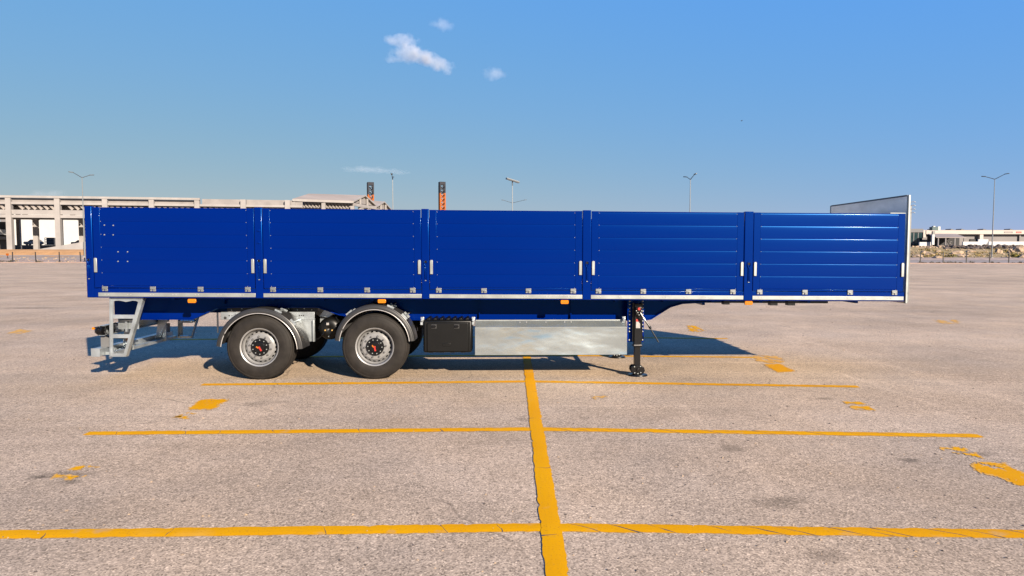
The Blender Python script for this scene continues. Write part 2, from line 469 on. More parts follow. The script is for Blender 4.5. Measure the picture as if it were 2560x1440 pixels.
def terrain(name, X0, X1, nx, ts, m, rough=0.0, dz=0.0):
    mb = MB()
    for j, t in enumerate(ts):
        for i in range(nx + 1):
            X = X0 + (X1 - X0) * i / nx
            z = height(X, t) + dz
            if rough and 0 < j < len(ts) - 1: z += random.uniform(-rough, rough)
            mb.v.append((X, edge(X) + t, z))
    for j in range(len(ts) - 1):
        for i in range(nx):
            a = j * (nx + 1) + i
            mb.face((a, a + 1, a + nx + 2, a + nx + 1))
    return tag(mb.build(name, m, smooth=60), kind='structure')

def steps(a, b, n): return [a + (b - a) * i / n for i in range(n + 1)]

mb = MB()
mb.poly([(-3500, -3000, -0.35), (3500, -3000, -0.35), (3500, 5000, -0.35), (-3500, 5000, -0.35)])
tag(mb.build('ground', M['verge'], smooth=0), kind='structure')
mb = MB()
mb.poly([(-300, -120, 0), (300, -120, 0), (300, edge(300) - 1.3, 0), (-300, edge(-300) - 1.3, 0)])
tag(mb.build('car_park_asphalt', M['asphalt'], smooth=0), kind='structure')
mb = MB()
mb.hexa([(-300, edge(-300) - 1.3, -0.2), (300, edge(300) - 1.3, -0.2), (300, edge(300), -0.2), (-300, edge(-300), -0.2),
         (-300, edge(-300) - 1.3, 0.12), (300, edge(300) - 1.3, 0.12), (300, edge(300), 0.12), (-300, edge(-300), 0.12)])
tag(mb.build('kerb', M['pink'], smooth=0), kind='structure')
terrain('verge', -300, 300, 200, steps(0, 5, 5), M['verge'], 0.04)
terrain('road', -300, 300, 60, steps(5, 9, 3) + [16], M['road'])
terrain('roadside_verge', -40, 300, 120, steps(16, 22, 6), M['verge'], 0.06)
terrain('earth_bank', -300, -40, 160, steps(9.0, 14, 10), M['earth'], 0.08, 0.02)
terrain('building_yard', -300, -40, 30, [14, 18, 60, 140, 400], M['yard'])
terrain('dry_field', -40, 300, 260, steps(22, 80, 56), M['field'], 0.16)
terrain('factory_yard', -40, 300, 30, [80, 140, 400], M['yard'])

# ------------------------------------------------------------------ painted bay lines
from mathutils import noise as mnoise
def line_strip(name, pts, width, z, crack_step, shear, seed, label, group, cuts=(0.006, 0.018)):
    """a strip of thick road paint with ragged edges and dirt-filled cracks along a polyline"""
    rnd = random.Random(seed)
    mb = MB(); rows = 4
    for (p0, p1, cs, sh, cut) in [(Vector(a), Vector(b), crack_step[i], shear[i], cuts[i]) for i, (a, b) in enumerate(zip(pts, pts[1:]))]:
        d = p1 - p0; L = d.length; d.normalize(); nrm = Vector((-d.y, d.x))
        s, st = [0.0], []
        nxt = rnd.uniform(0.3, 1.0) * cs
        while s[-1] < L - 0.08:
            if s[-1] > nxt and s[-1] > 0.2 and s[-1] < L - 0.2:
                s.append(s[-1] + rnd.uniform(0.5, 1.3) * cut); st.append(1); nxt = s[-1] + rnd.uniform(0.35, 1.5) * cs
            else:
                s.append(s[-1] + rnd.uniform(0.04, 0.07)); st.append(0)
        s.append(L); st.append(0)
        b0 = len(mb.v)
        wob = [[rnd.uniform(-1, 1) for _ in range(rows)] for _ in s]
        dr = 0.0
        for i, q in enumerate(s):
            dr = 0.8 * dr + rnd.uniform(-0.35, 0.35)
            ramp = min(1, i / 4, (len(s) - 1 - i) / 4)
            for r in range(rows):
                f = r / (rows - 1) - 0.5
                e = rnd.uniform(-0.006, 0.006) + 0.009 * mnoise.noise(Vector((q * 3.1, r * 5.0, seed))) if r in (0, rows - 1) else 0
                if r in (0, rows - 1) and rnd.random() < 0.04: e -= math.copysign(rnd.uniform(.008, .022), f)
                zz = z + (0.0015 if r in (1, 2) else 0) + rnd.uniform(-0.0004, 0.0004)
                pos = p0 + d * (q + ramp * (-(sh + 0.4 * dr) * f * width + wob[i // 3][r] * 0.012)) + nrm * (f * width + e)
                mb.v.append((pos.x, pos.y, zz))
        for i in range(len(s) - 1):
            mb.mi = st[i]
            for r in range(rows - 1):
                a = b0 + i * rows + r
                mb.face((a, a + rows, a + rows + 1, a + 1))
    o = mb.build(name, [M['paint'], M['crack']], smooth=0)
    return tag(o, label, 'line marking', group)

G_BAY = 'yellow cross lines of the parking bays'
line_strip('painted_line', [(0.30, 1.5), (0.30, 17.6)], 0.158, 0.008, [1.6], [0.05], 1,
           'long yellow centre line running from the foreground under the trailer', None)
for k, (L, c, Rr, lab) in enumerate((
        ((-5.02, 4.80), 4.97, (5.45, 4.79), 'nearest yellow bay line crossing the whole foreground'),
        ((-5.00, 7.60), 7.79, (5.43, 7.50), 'second yellow bay line from the front, between the foreground line and the wheels'),
        ((-4.98, 10.44), 10.70, (5.48, 10.285), 'thin yellow bay line just in front of the trailer wheels and landing foot'),
        ((-5.0, 13.2), 13.46, (4.90, 13.18), 'yellow bay line in the shade under the trailer, ending at the tip of its shadow'),
        ((-8.6, 15.85), 16.45, (5.3, 16.05), 'farthest yellow bay line, lying in the shade behind the trailer'))):
    line_strip('painted_line', [L, (0.30, c), Rr], 0.155, 0.004, [0.8, 0.30], [0.35, 1.5], 20 + k, lab, G_BAY)

def inside(p, poly):
    c = False; n = len(poly)
    for i in range(n):
        a, b = poly[i], poly[(i + 1) % n]
        if (a[1] > p[1]) != (b[1] > p[1]) and p[0] < (b[0] - a[0]) * (p[1] - a[1]) / (b[1] - a[1]) + a[0]: c = not c
    return c
from mathutils import noise as mnoise
def mark(polys, label, wear=0.25, m='paint', cell=0.022, z=0.004):
    mb = MB()
    for poly in polys:
        g = [gp(*q) for q in poly]
        g = [(q.x, q.y) for q in g]
        x0, x1 = min(q[0] for q in g), max(q[0] for q in g); y0, y1 = min(q[1] for q in g), max(q[1] for q in g)
        ids = {}
        def vid(i, j):
            if (i, j) not in ids:
                rr = random.Random(i * 7919 + j * 31)
                ids[(i, j)] = len(mb.v)
                mb.v.append((x0 + (i + rr.uniform(-.3, .3)) * cell, y0 + (j + rr.uniform(-.3, .3)) * cell, z))
            return ids[(i, j)]
        for i in range(int((x1 - x0) / cell) + 1):
            for j in range(int((y1 - y0) / cell) + 1):
                c = (x0 + (i + .5) * cell, y0 + (j + .5) * cell)
                nv = mnoise.fractal(Vector((c[0] * 7, c[1] * 3, 3.3)), 0.8, 2.0, 4)
                w = Vector((nv * 0.05, mnoise.noise(Vector((c[0] * 9, c[1] * 5, 9.1))) * 0.08))
                if inside((c[0] + w.x, c[1] + w.y), g) and nv > -0.55 + wear:
                    rim_ = not all(inside((c[0] + w.x + dx, c[1] + w.y + dy), g) for dx, dy in ((.022, 0), (-.022, 0), (0, .03), (0, -.03)))
                    mb.mi = 1 if rim_ or nv < -0.47 + wear or random.random() < 0.02 else 0
                    if mb.mi and random.random() < 0.20: continue
                    mb.face((vid(i, j), vid(i + 1, j), vid(i + 1, j + 1), vid(i, j + 1)))
    if mb.f:
        tag(mb.build('painted_mark', [M[m], M['paint_worn']], smooth=0), label, 'ground marking', 'remnants of yellow paint at the bay ends')
mark([[(466, 1025), (505, 999), (572, 997), (548, 1018), (525, 1025)]], 'solid slanted yellow paint patch left of the middle bay, its left end lowest', 0.0)
mark([[(430, 1045), (458, 1031), (494, 1036), (462, 1039), (440, 1046)], [(440, 1041), (470, 1041), (474, 1047), (432, 1048)]], 'small broken yellow paint scrap just below the solid patch on the left', 0.2)
mark([[(166, 1176), (210, 1160), (254, 1171), (214, 1170), (190, 1177)]], 'yellow paint chevron in the left foreground', 0.1)
mark([[(120, 1201), (140, 1185), (162, 1190), (190, 1189), (206, 1184), (212, 1192), (180, 1199), (150, 1197)]], 'broken yellow paint scrap beside dark stains in the left foreground', 0.3)
mark([[(1908, 911), (1950, 910), (1990, 929), (1943, 932)]], 'solid yellow paint parallelogram beyond the tip of the trailer shadow', 0.0)
mark([[(1880, 888), (1950, 890), (1965, 906), (1930, 909), (1890, 902)]], 'faded peach coloured paint smear at the tip of the trailer shadow', 0.5, 'paint_worn')
mark([[(2105, 1003), (2155, 1005), (2162, 1012), (2113, 1011)], [(2125, 1015), (2182, 1017), (2190, 1027), (2133, 1024)]], 'pair of short yellow paint stripes on the right between two bay lines', 0.15)
mark([[(2348, 1123), (2383, 1116), (2414, 1121), (2421, 1130)], [(2380, 1134), (2438, 1131), (2462, 1149), (2418, 1142)]], 'broken double yellow paint scrap under the end of the second bay line on the right', 0.15)
mark([[(2420, 1156), (2507, 1155), (2562, 1182), (2615, 1205), (2620, 1215), (2535, 1215), (2490, 1193), (2428, 1173)]], 'large solid yellow paint patch cut by the right picture edge', -0.05)
mark([[(1716, 814), (1736, 814), (1768, 829), (1728, 830)]], 'small yellow paint patch in the sun beyond the trailer shadow', 0.1, cell=0.05)
mark([[(15, 834), (50, 823), (85, 827), (50, 835)]], 'faded yellow paint smear left of the trailer tail', 0.4, 'paint_worn', cell=0.05)
mark([[(1474, 991), (1515, 990), (1528, 997), (1490, 999)]], 'faint orange paint smear behind the second bay line', 0.6, 'paint_worn')
mark([[(2330, 800), (2390, 799), (2420, 808), (2360, 810)]], 'faded yellow paint smear on the far lot right of the trailer nose', 0.6, 'paint_worn', cell=0.06)

# scattered grit and little stones on the tarmac
mb = MB()
for i in range(900):
    px, py = random.uniform(-100, 2660), 670 + 760 * random.random() ** 1.3
    g = gp(px, py); s = random.uniform(0.004, 0.012) * (1 + g.y / 14)
    if 10.7 < g.y < 13.4 and -7 < g.x < 7: s *= 0.7
    a = random.uniform(0, 6.28); h = s * random.uniform(0.4, 0.8)
    q = [(g.x + s * math.cos(a + k * 1.571) * random.uniform(.7, 1.2), g.y + s * math.sin(a + k * 1.571) * random.uniform(.7, 1.2), 0.001) for k in range(4)]
    b = len(mb.v); mb.v += q + [(g.x, g.y, h)]
    mb.mi = 0 if random.random() < 0.55 else 1
    for k in range(4): mb.face((b + k, b + (k + 1) % 4, b + 4))
tag(mb.build('loose_grit', [M['stone_dark'], M['stone']], smooth=0), kind='stuff')

# ------------------------------------------------------------------ the trailer (x along it from tail to nose, y away from the viewer)
LEN, WID = 13.58, 2.55
trailer = empty('semi_trailer', (-6.96, 10.71, 0), R(1.4))
tag(trailer, 'long blue dropside semi trailer with two axles parked alone on the lot', 'trailer')
def tz(x, zb): return zb + TILT * x

PILLARS = [(0.012, 0.128), (2.744, 2.869), (5.468, 5.592), (8.135, 8.274), (10.842, 10.990)]
BOARDS = [(0.135, 2.738), (2.875, 5.462), (5.598, 8.129), (8.280, 10.836), (10.996, 13.560)]
HINGES = [(0.304, 1.079, 1.85, 2.618), (3.029, 3.801, 4.569, 5.32), (5.749, 6.497, 7.235, 7.981), (8.402, 9.153, 9.913, 10.661), (11.115, 11.881, 12.65, 13.408)]
Z0, PITCHZ = 1.583, 0.2095
ZTOP = 2.862

def side(y0, sgn, near):
    """one long side; y0 is its outer plane and sgn points inwards"""
    Y = lambda d: y0 + sgn * d
    rail = MB().box(0.012, LEN, min(Y(0), Y(.09)), max(Y(0), Y(.09)), 1.386, 1.538).build('side_rail', M['blue'], trailer, tilt=True, bevel=0.006)
    for k, (a, b) in enumerate(BOARDS):
        s0, s1 = a + 0.004, b - 0.004
        a1, b1 = a + 0.115, b - 0.115
        mb = MB()
        for u, w in ((s0, a1), (b1, s1)):
            mb.box(u, w, min(Y(.001), Y(.03)), max(Y(.001), Y(.03)), 1.550, ZTOP - .002)
        mb.box(a1, b1, min(Y(.004), Y(.03)), max(Y(.004), Y(.03)), 1.550, Z0 - .003)
        mb.box(a1, b1, min(Y(.003), Y(.03)), max(Y(.003), Y(.03)), Z0 + 6 * PITCHZ + .001, ZTOP - .004)
        sb = mb.build('sideboard', M['blue'], trailer, tilt=True, bevel=0.003)
        prof = [(0.030, 0.0), (0.0046, 0.0), (0.0034, 0.0018), (0.0030, 0.006), (0.0027, 0.014), (0.0022, 0.05), (0.0020, 0.105), (0.0021, 0.15), (0.0022, 0.172),
                (0.0024, 0.190), (0.0025, 0.2060), (0.0030, 0.2083), (0.0046, 0.2094), (0.030, 0.2094)]
        for i in range(6):
            mb = MB(); z = Z0 + i * PITCHZ; nseg = 10
            rr = random.Random(k * 10 + i)
            w1, w2 = rr.uniform(-1, 1), rr.uniform(-1, 1)
            for s in range(nseg + 1):
                x = a1 + .001 + (b1 - a1 - .002) * s / nseg
                for d, h in prof:
                    bow = 0.0011 * math.sin(3.1 * s / nseg * (1 + .3 * w1) + w2) * math.sin(math.pi * h / PITCHZ)
                    rnd_top = {5: .0007, 4: .0013, 3: .0005}.get(i, .0002) * max(0, (h - .14) / .07) ** 2      # planks roll back a little towards the upper joint
                    mb.v.append((x, Y(d + ((rnd_top - bow) if d < .02 else 0)), z + h))
            n = len(prof)
            for s in range(nseg):
                for j in range(n - 1):
                    q = s * n + j
                    mb.face((q, q + n, q + n + 1, q + 1))
                mb.face((s * n + n - 1, s * n + 2 * n - 1, s * n + n, s * n))
            mb.face(range(n)); mb.face(range(nseg * n, nseg * n + n))
            mb.build('plank', M['blue'], sb, tilt=True, smooth=40)
        if not near: continue
        # rivets along both edges
        mb = MB()
        for x in (a + .128, b - .128):
            for i in range(7):
                z = Z0 - .002 + i * PITCHZ - (.012 if i == 6 else 0)
                mb.lathe([(-.005, 0.0005), (-.004, .003), (0.0, .0058), (.01, .0058)], 8, (x, y0, z))
        if k == 0:
            for x, z in ((.325, 2.568), (.467, 2.565), (.320, 2.412), (.461, 2.410), (.530, 2.136), (.684, 2.136), (.525, 1.980), (.679, 1.979)):
                mb.lathe([(-.010, 0.0005), (-.008, .008), (0.0, .012), (.01, .012)], 10, (x, y0, z))
        mb.build('rivet_row', M['alu'], sb, tilt=True, kind='stuff')
        # latch handles at both ends
        for x in (a + .033, b - .030):
            mb = MB().prism([(x - .024, 1.800), (x + .024, 1.800), (x + .024, 2.022), (x + .014, 2.036), (x - .014, 2.036), (x - .024, 2.022)], y0 - .022, y0 - .002)
            mb.build('latch_handle', M['alu'], sb, tilt=True, bevel=0.006)
        for x in HINGES[k]:
            mb = MB()
            mb.box(x - .045, x + .045, y0 - .014, y0 + .002, 1.535, 1.572)
            mb.box(x - .045, x - .012, y0 - .013, y0 + .002, 1.494, 1.520)
            mb.box(x + .000, x + .046, y0 - .013, y0 + .002, 1.492, 1.524)
            mb.tube([(x - .046, y0 - .012, 1.531), (x + .046, y0 - .012, 1.531)], .008, 8)
            mb.build('hinge', M['hinge'], sb, tilt=True, bevel=0.003)
        # aluminium rubbing strip with pairs of bolts
        u, w = (0.195 if k == 0 else a - .004), (b + .004 if k < 4 else 13.565)
        st = MB().box(u, w, y0 - .012, y0 - .001, 1.404, 1.470).build('rubbing_strip', M['alu'], trailer, tilt=True, bevel=0.004)
        mb = MB(); x = u + .11
        while x < w - .05:
            for dx in (0, .05): mb.lathe([(-.006, 0.0005), (-.005, .006), (0.0, .009)], 8, (x + dx, y0 - .012, 1.440))
            x += 0.365
        mb.build('strip_bolt', M['lip'], st, tilt=True, kind='stuff')
    for k, (a, b) in enumerate(PILLARS):
        p = MB().box(a, b, min(Y(-.010), Y(.08)), max(Y(-.010), Y(.08)), 1.386, ZTOP + .012).build('pillar', M['blue'], trailer, tilt=True, bevel=0.010)
        if near:
            c = (a + b) / 2 + (.005 if k else -.01); y = y0 - .012
            mb = MB()
            mb.box(c - .008, c + .008, y - .012, y + .004, 1.730, 1.925)
            mb.prism([(c - .030, 2.02), (c - .030, 1.975), (c - .010, 1.925), (c + .010, 1.925), (c + .030, 1.975), (c + .030, 2.02), (c + .020, 2.02), (c + .020, 1.98), (c + .004, 1.945), (c - .004, 1.945), (c - .020, 1.98), (c - .020, 2.02)], y - .014, y + .004)
            mb.box(c - .030, c + .030, y - .006, y + .004, 2.022, 2.036)
            for x in (c - .021, c + .014): mb.box(x, x + .006, y - .006, y + .004, 1.690, 1.920)
            mb.build('release_lever', M['blue'], p, tilt=True, bevel=0.003)
            MB().box(c - .026, c + .026, y - .003, y + .004, 1.985, 2.022).build('pocket_shade_plate', M['black'], p, tilt=True)  # black plate that paints in the shade inside the lever pocket
            MB().box(c - .012, c + .012, y - .009, y + .004, 1.690, 1.700).build('lever_stop', M['alu'], p, tilt=True)
            if k == 1:
                for z in (2.50, 2.30):
                    mb = MB()
                    for i in range(5):
                        pass
                    mb.lathe([(-.008, .0005), (-.0065, .016), (-.002, .026), (.004, .028)], 20, (0, 0, 0))
                    mb.v = [(c + x * 1.25, y + yy, z + zz * .8) for x, yy, zz in mb.v]
                    mb.build('reflection_oval', M['blue'], p, tilt=True)  # raised ovals added to stand for oval reflections on this pillar
side(0.0, 1, True)
side(WID, -1, False)

MB().box(0.05, LEN - .01, 0.095, WID - .095, 1.43, 1.505).build('deck_floor', M['wood'], trailer, tilt=True)
# tailgate between the rear pillars
tg = MB().box(0.02, 0.06, 0.10, WID - .10, 1.55, ZTOP - .01).build('tailgate', M['blue'], trailer, tilt=True, bevel=0.004)
MB().box(0.012, 0.09, 0.095, WID - .095, 1.386, 1.429).build('rear_beam', M['blue'], trailer, tilt=True)
MB().box(0.010, 0.10, 0.095, WID - .095, 1.506, 1.545).build('rear_sill', M['blue'], trailer, tilt=True)
# headboard
hb = MB().box(13.592, 13.625, -0.012, WID + .012, 1.352, 3.165).build('headboard', M['head'], trailer, tilt=True, bevel=0.004)
MB().box(13.590, 13.626, -0.022, 0.030, 1.352, 3.172).build('corner_post', M['alu'], hb, tilt=True, bevel=0.006)
MB().box(13.590, 13.626, WID - .030, WID + .022, 1.352, 3.172).build('corner_post', M['alu'], hb, tilt=True, bevel=0.006)
MB().box(13.590, 13.630, .031, WID - .031, 3.150, 3.176).build('top_edge', M['grey'], hb, tilt=True)
for y in (0.06, 0.55, 1.05, 1.5, 2.0, 2.45):
    MB().box(13.626, 13.70, y, y + .05, 1.36, 3.0).build('stiffener', M['grey'], hb, tilt=True, bevel=0.004)
for z in (3.05, 2.99, 2.93, 2.87):
    MB().tube([(13.63, 0.02, z), (13.69, -0.01, z + .012), (13.715, -0.01, z)], .008, 6).build('cable_hook', M['galv'], hb, tilt=True)
MB().lathe([(-.012, .0005), (-.01, .018), (0, .02)], 10, (13.66, 0.06, 1.52)).build('bolt_plug', M['black'], hb, tilt=True)
MB().box(13.30, 13.56, 0.0, 0.03, 2.862, 2.872).build('top_bracket', M['alu'], hb, tilt=True)

# chassis
prof = [(0.10, 1.42), (0.10, 1.02), (0.30, .985), (1.453, .985), (1.87, 1.180), (2.25, 1.200), (3.60, 1.205), (3.974, 1.075), (4.40, 1.000), (5.016, .993),
        (7.117, .988), (9.30, 1.000), (9.42, 1.020), (9.76, 1.236), (9.97, 1.297), (10.75, 1.345), (12.9, 1.36), (12.9, 1.42)]
prof = [(x, z + .002) for x, z in prof]
for yb in (0.60, WID - 0.60):
    be = MB().prism(prof, yb - .006, yb + .006).build('chassis_beam', M['blue'], trailer, tilt=True)
    mb = MB(); pts = prof[1:-1]
    for (x0, z0), (x1, z1) in zip(pts, pts[1:]):
        mb.hexa([(x0, yb - .075, z0 - .016), (x1, yb - .075, z1 - .016), (x1, yb + .075, z1 - .016), (x0, yb + .075, z0 - .016),
                 (x0, yb - .075, z0 + .001), (x1, yb - .075, z1 + .001), (x1, yb + .075, z1 + .001), (x0, yb + .075, z0 + .001)])
    mb.build('lower_flange', M['blue'], be, tilt=True)
    for x in (2.0, 4.55, 6.4, 8.0):
        MB().box(x, x + .012, min(yb, yb + (-.07 if yb < 1 else .07)), max(yb, yb + (-.07 if yb < 1 else .07)), (1.24 if x < 3 else 1.02), 1.41).build('web_stiffener', M['blue'], be, tilt=True)
x = 0.5
while x < 13.3:
    MB().box(x, x + .05, 0.10, 0.592, 1.345, 1.428).build('outrigger', M['blue'], trailer, tilt=True)
    MB().box(x, x + .05, 0.608, WID - .608, 1.26 if x < 10.5 else 1.36, 1.428).build('cross_member', M['blue'], trailer, tilt=True)
    MB().box(x, x + .05, WID - .592, WID - .10, 1.345, 1.428).build('outrigger', M['blue'], trailer, tilt=True)
    x += 0.82
MB().box(9.9, 12.6, 0.62, WID - .62, 1.30, 1.345).build('kingpin_plate', M['black'], trailer, tilt=True)
for x in (10.55, 11.35, 11.65):
    MB().prism([(x, 1.30), (x + .12, 1.30), (x + .12, 1.34), (x + .07, 1.386), (x, 1.386)] if x > 11 else [(x, 1.31), (x + .1, 1.31), (x + .1, 1.386), (x, 1.386)], .10, .22).build('hose_clip', M['black'], trailer, tilt=True)

# amber marker lamps along the near side
for x, z in ((1.690, 1.336), (4.803, 1.347), (7.841, 1.347), (10.942, 1.345)):
    l_ = MB().prism([(x - .067 + .012, z - .033), (x + .067 - .012, z - .033), (x + .067, z - .02), (x + .067, z + .02), (x + .055, z + .033), (x - .055, z + .033), (x - .067, z + .02), (x - .067, z - .02)], .012, .045)
    lo = l_.build('marker_lamp', M['amber'], trailer, tilt=True, bevel=0.006)
    mb = MB()
    for dx in (-.032, 0, .032): mb.lathe([(-.004, .0005), (-.003, .007), (0, .009)], 10, (x + dx, .012, z))
    mb.build('diode', M['orange'], lo, tilt=True)
    MB().box(x - .02, x + .02, .046, .070, z - .02, 1.40).build('lamp_bracket', M['black'], lo, tilt=True)

# wheels (local y = 0 is the outer face)
RT = 0.552
def build_wheel():
    tyre = MB()
    tyre.lathe([(.030, .292), (.022, .305), (.012, .325), (.004, .365), (.000, .405), (.002, .440), (.004, .446), (.004, .452), (.012, .480), (.022, .503), (.024, .508), (.022, .513), (.034, .533), (.050, .545), (.062, .549), (.066, .540), (.074, .540), (.078, RT),
                (.128, RT + .001), (.131, .538), (.143, .538), (.146, RT + .002), (.189, RT + .002), (.192, .538), (.204, .538), (.207, RT + .002), (.250, RT + .001), (.253, .538), (.265, .538), (.268, RT),
                (.318, .549), (.340, .545), (.352, .533), (.364, .505), (.380, .440), (.385, .400), (.380, .350), (.365, .310), (.355, .292)], 72, closed=True)
    w = tyre.build('wheel', M['rubber'], smooth=22)
    rim = MB()
    rim.lathe([(.028, .318), (.018, .327), (.014, .325), (.013, .318), (.018, .306), (.026, .298), (.050, .290), (.085, .283), (.100, .270), (.200, .262), (.340, .292)], 72)
    sk = lambda k, i: i == 1 and (k % 4) in (1, 2)
    rim.lathe([(.118, .268), (.108, .259), (.090, .240), (.080, .226), (.070, .214), (.068, .205), (.068, .13)], 80, skip=sk)
    rim.build('rim', M['silver'], w, smooth=25)
    MB().lathe([(.20, .001), (.20, .262)], 40).build('brake_drum', M['dark'], w)
    hub = MB().lathe([(.068, .150), (.046, .150), (.040, .146), (.038, .092), (.020, .088), (.012, .080), (.010, .001)], 40).build('hub', M['black'], w)
    nut = MB().lathe([(-.004, .0005), (-.003, .009), (.010, .011)], 10).mesh('hub_bolt', M['alu'])
    for k in range(10):
        t = 2 * math.pi * (k + .3) / 10
        put('hub_bolt', nut, hub, (.118 * math.cos(t), .034, .118 * math.sin(t)))
        hub.children[-1].parent = w
    lug = MB()
    lug.lathe([(-.030, .0005), (-.028, .010), (-.012, .014), (-.010, .0165), (.012, .0175)], 12)
    lug = lug.mesh('wheel_nut', M['nut'], smooth=40)
    for k in range(10):
        t = 2 * math.pi * (k + .5) / 10
        put('wheel_nut', lug, w, (.178 * math.cos(t), .066, .178 * math.sin(t)))
    a = MB(); a.lathe([(.0, .0005), (.0, .016), (.008, .019), (.012, .019)], 16)
    a.bar((0, .004, 0), (.030, .004, -.062), .026, .010)
    a.build('wear_pointer', M['red'], w)
    MB().bar((-.012, .005, -.008), (-.046, .005, .020), .020, .010).build('wear_gauge', M['orange'], w)
    return w
wheel0 = build_wheel()
AX = [(2.765, .548), (4.672, .548)]
first = True
for ax, az in AX:
    for far in (0, 1):
        w = wheel0 if first else copy_tree(wheel0)
        first = False
        w.parent = trailer
        w.location = (ax, .030 if not far else WID - .030, az)
        w.rotation_euler = (0, 0, math.pi if far else 0)
        if not far: w.rotation_euler = (0, R(-7 if ax < 3 else 14), 0)
    MB().tube([(ax, .28, az), (ax, WID - .28, az)], .075, 14).build('axle', M['black'], trailer)

# mudguards: half rings with a rolled outer lip
def guard(cx, cz, r, a0, a1, yo, sgn):
    Y = lambda d: yo + sgn * d
    pr = [(0.004, r - .086), (0.000, r - .076), (0.002, r - .050), (0.010, r - .026), (0.016, r - .022), (0.024, r - .006), (0.045, r), (0.44, r), (0.44, r - .14), (0.434, r - .14), (0.434, r - .007), (0.047, r - .007), (0.030, r - .014), (0.018, r - .034), (0.008, r - .056), (0.007, r - .084)]
    g = MB().lathe([(Y(d) - yo, q) for d, q in pr], 48, (cx, yo, cz), True, R(a0), R(a1)).build('mudguard', M['guard'], trailer, smooth=35)
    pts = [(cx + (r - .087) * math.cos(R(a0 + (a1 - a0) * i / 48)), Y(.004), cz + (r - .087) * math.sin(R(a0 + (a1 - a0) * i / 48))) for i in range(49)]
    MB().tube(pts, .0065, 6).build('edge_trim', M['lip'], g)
    for t in (a0 + 38, a0 + 62, a1 - 45):
        p = lambda d, rr: (cx + rr * math.cos(R(t)), Y(d), cz + rr * math.sin(R(t)))
        b_ = MB().tube([p(.06, r + .012), p(.50, r + .012), p(.60, r + .05)], .014, 8).build('stay_rod', M['galv'], g)
        for d in (.08, .38):
            q = Vector(p(d, r + .012)); tn = Vector((-math.sin(R(t)), 0, math.cos(R(t))))
            MB().bar(q - tn * .06, q + tn * .06, .026, .03).build('clamp', M['galv'], g)
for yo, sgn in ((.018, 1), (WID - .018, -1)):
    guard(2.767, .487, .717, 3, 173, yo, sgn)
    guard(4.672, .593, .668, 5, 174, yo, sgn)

# suspension: galvanised carrier rails, hanger brackets, mounting beam, air tank
for yb, sg in ((.50, 1), (WID - .50, -1)):
    ya, yc = min(yb, yb + sg * .06), max(yb, yb + sg * .06)
    r_ = MB()
    r_.box(1.955, 3.56, ya, ya + .006, .972, 1.088)
    r_.box(1.955, 3.56, ya, yc, 1.088, 1.096); r_.box(1.955, 3.56, ya, yc, .964, .972)
    ro = r_.build('carrier_rail', M['galv'], trailer, bevel=.002)
    mb = MB()
    for x in (2.10, 2.15, 2.20, 3.30, 3.335, 3.37): mb.lathe([(-.002, .0005), (-.002, .012), (0, .012)], 8, (x, ya - .001, 1.035))
    for x in (2.03,): mb.lathe([(-.004, .0005), (-.003, .024), (0, .026)], 12, (x, ya - .001, .995))
    mb.build('rail_hole', M['dark'], ro)
    mb = MB().box(2.04, 3.60, min(yb + sg * .06, yb + sg * .22), max(yb + sg * .06, yb + sg * .22), 1.10, 1.175)
    bm_ = mb.build('mounting_beam', M['black'], trailer, bevel=.004)
    mb = MB()
    for i, x in enumerate((2.12, 2.3, 2.5, 3.1, 3.25, 3.37, 3.5)): mb.lathe([(-.010, .0005), (-.008, .010), (0, .012)], 8, (x, yb + sg * .06 - (.0 if sg > 0 else -.0), 1.125 + .025 * (i % 2)))
    mb.build('beam_bolt', M['alu'], bm_)
    h = MB().prism([(3.12, .962), (3.56, .962), (3.56, .588), (3.47, .580), (3.40, .66), (3.32, .80)], ya + .010, ya + .018)
    ho = h.build('hanger_bracket', M['galv'], trailer)
    MB().box(3.535, 3.565, ya - .05, ya + .009, .585, .961).build('bracket_rib', M['galv'], ho, bevel=.004)
    MB().prism([(3.58, 1.00), (3.66, 1.10), (3.90, 1.16), (3.93, 1.12), (3.80, 1.02), (3.74, .98)], ya + .22, ya + .26).build('gusset', M['galv'], ho)
    MB().prism([(3.575, .962), (3.80, .962), (3.80, .62), (3.575, .68)], ya + .30, ya + .31).build('inner_plate', M['galv'], ho)
    for ax, az in AX:
        o = MB().lathe([(0, .001), (0, .10), (.02, .135), (.06, .14), (.10, .125), (.14, .14), (.20, .14), (.24, .10), (.24, .001)], 24, (0, 0, 0)).build('air_spring', M['plastic'], trailer)
        o.rotation_euler = (R(90), 0, 0); o.location = (ax - .42, yb + sg * .22, az + .33)
        MB().bar((ax - .55, yb + sg * .22, az + .02), (ax + .5, yb + sg * .22, az + .10), .09, .09).build('trailing_arm', M['black'], trailer)
tk = MB().lathe([(0, .001), (-.03, .05), (-.025, .12), (0, .17), (.04, .195), (.9, .195), (.95, .001)], 36, (3.80, .55, .80)).build('air_tank', M['plastic'], trailer, smooth=40)
for x, z, mm in ((3.735, .775, 'brass'), (3.855, .775, 'brass'), (3.80, .665, 'alu')):
    MB().lathe([(-.03, .0005), (-.028, .014), (.02, .018)], 6, (x, .53, z)).build('fitting', M[mm], tk, smooth=0)
MB().box(3.755, 3.80, .518, .522, .865, .905).build('tank_label', M['label'], tk)
for pts in ([(3.735, .52, .775), (3.70, .48, .70), (3.60, .55, .62), (3.3, .7, .6)], [(3.9, .6, 1.0), (4.0, .56, .85), (3.9, .5, .78), (3.86, .52, .775)]):
    MB().tube(pts, .010, 6).build('air_hose', M['black'], trailer)

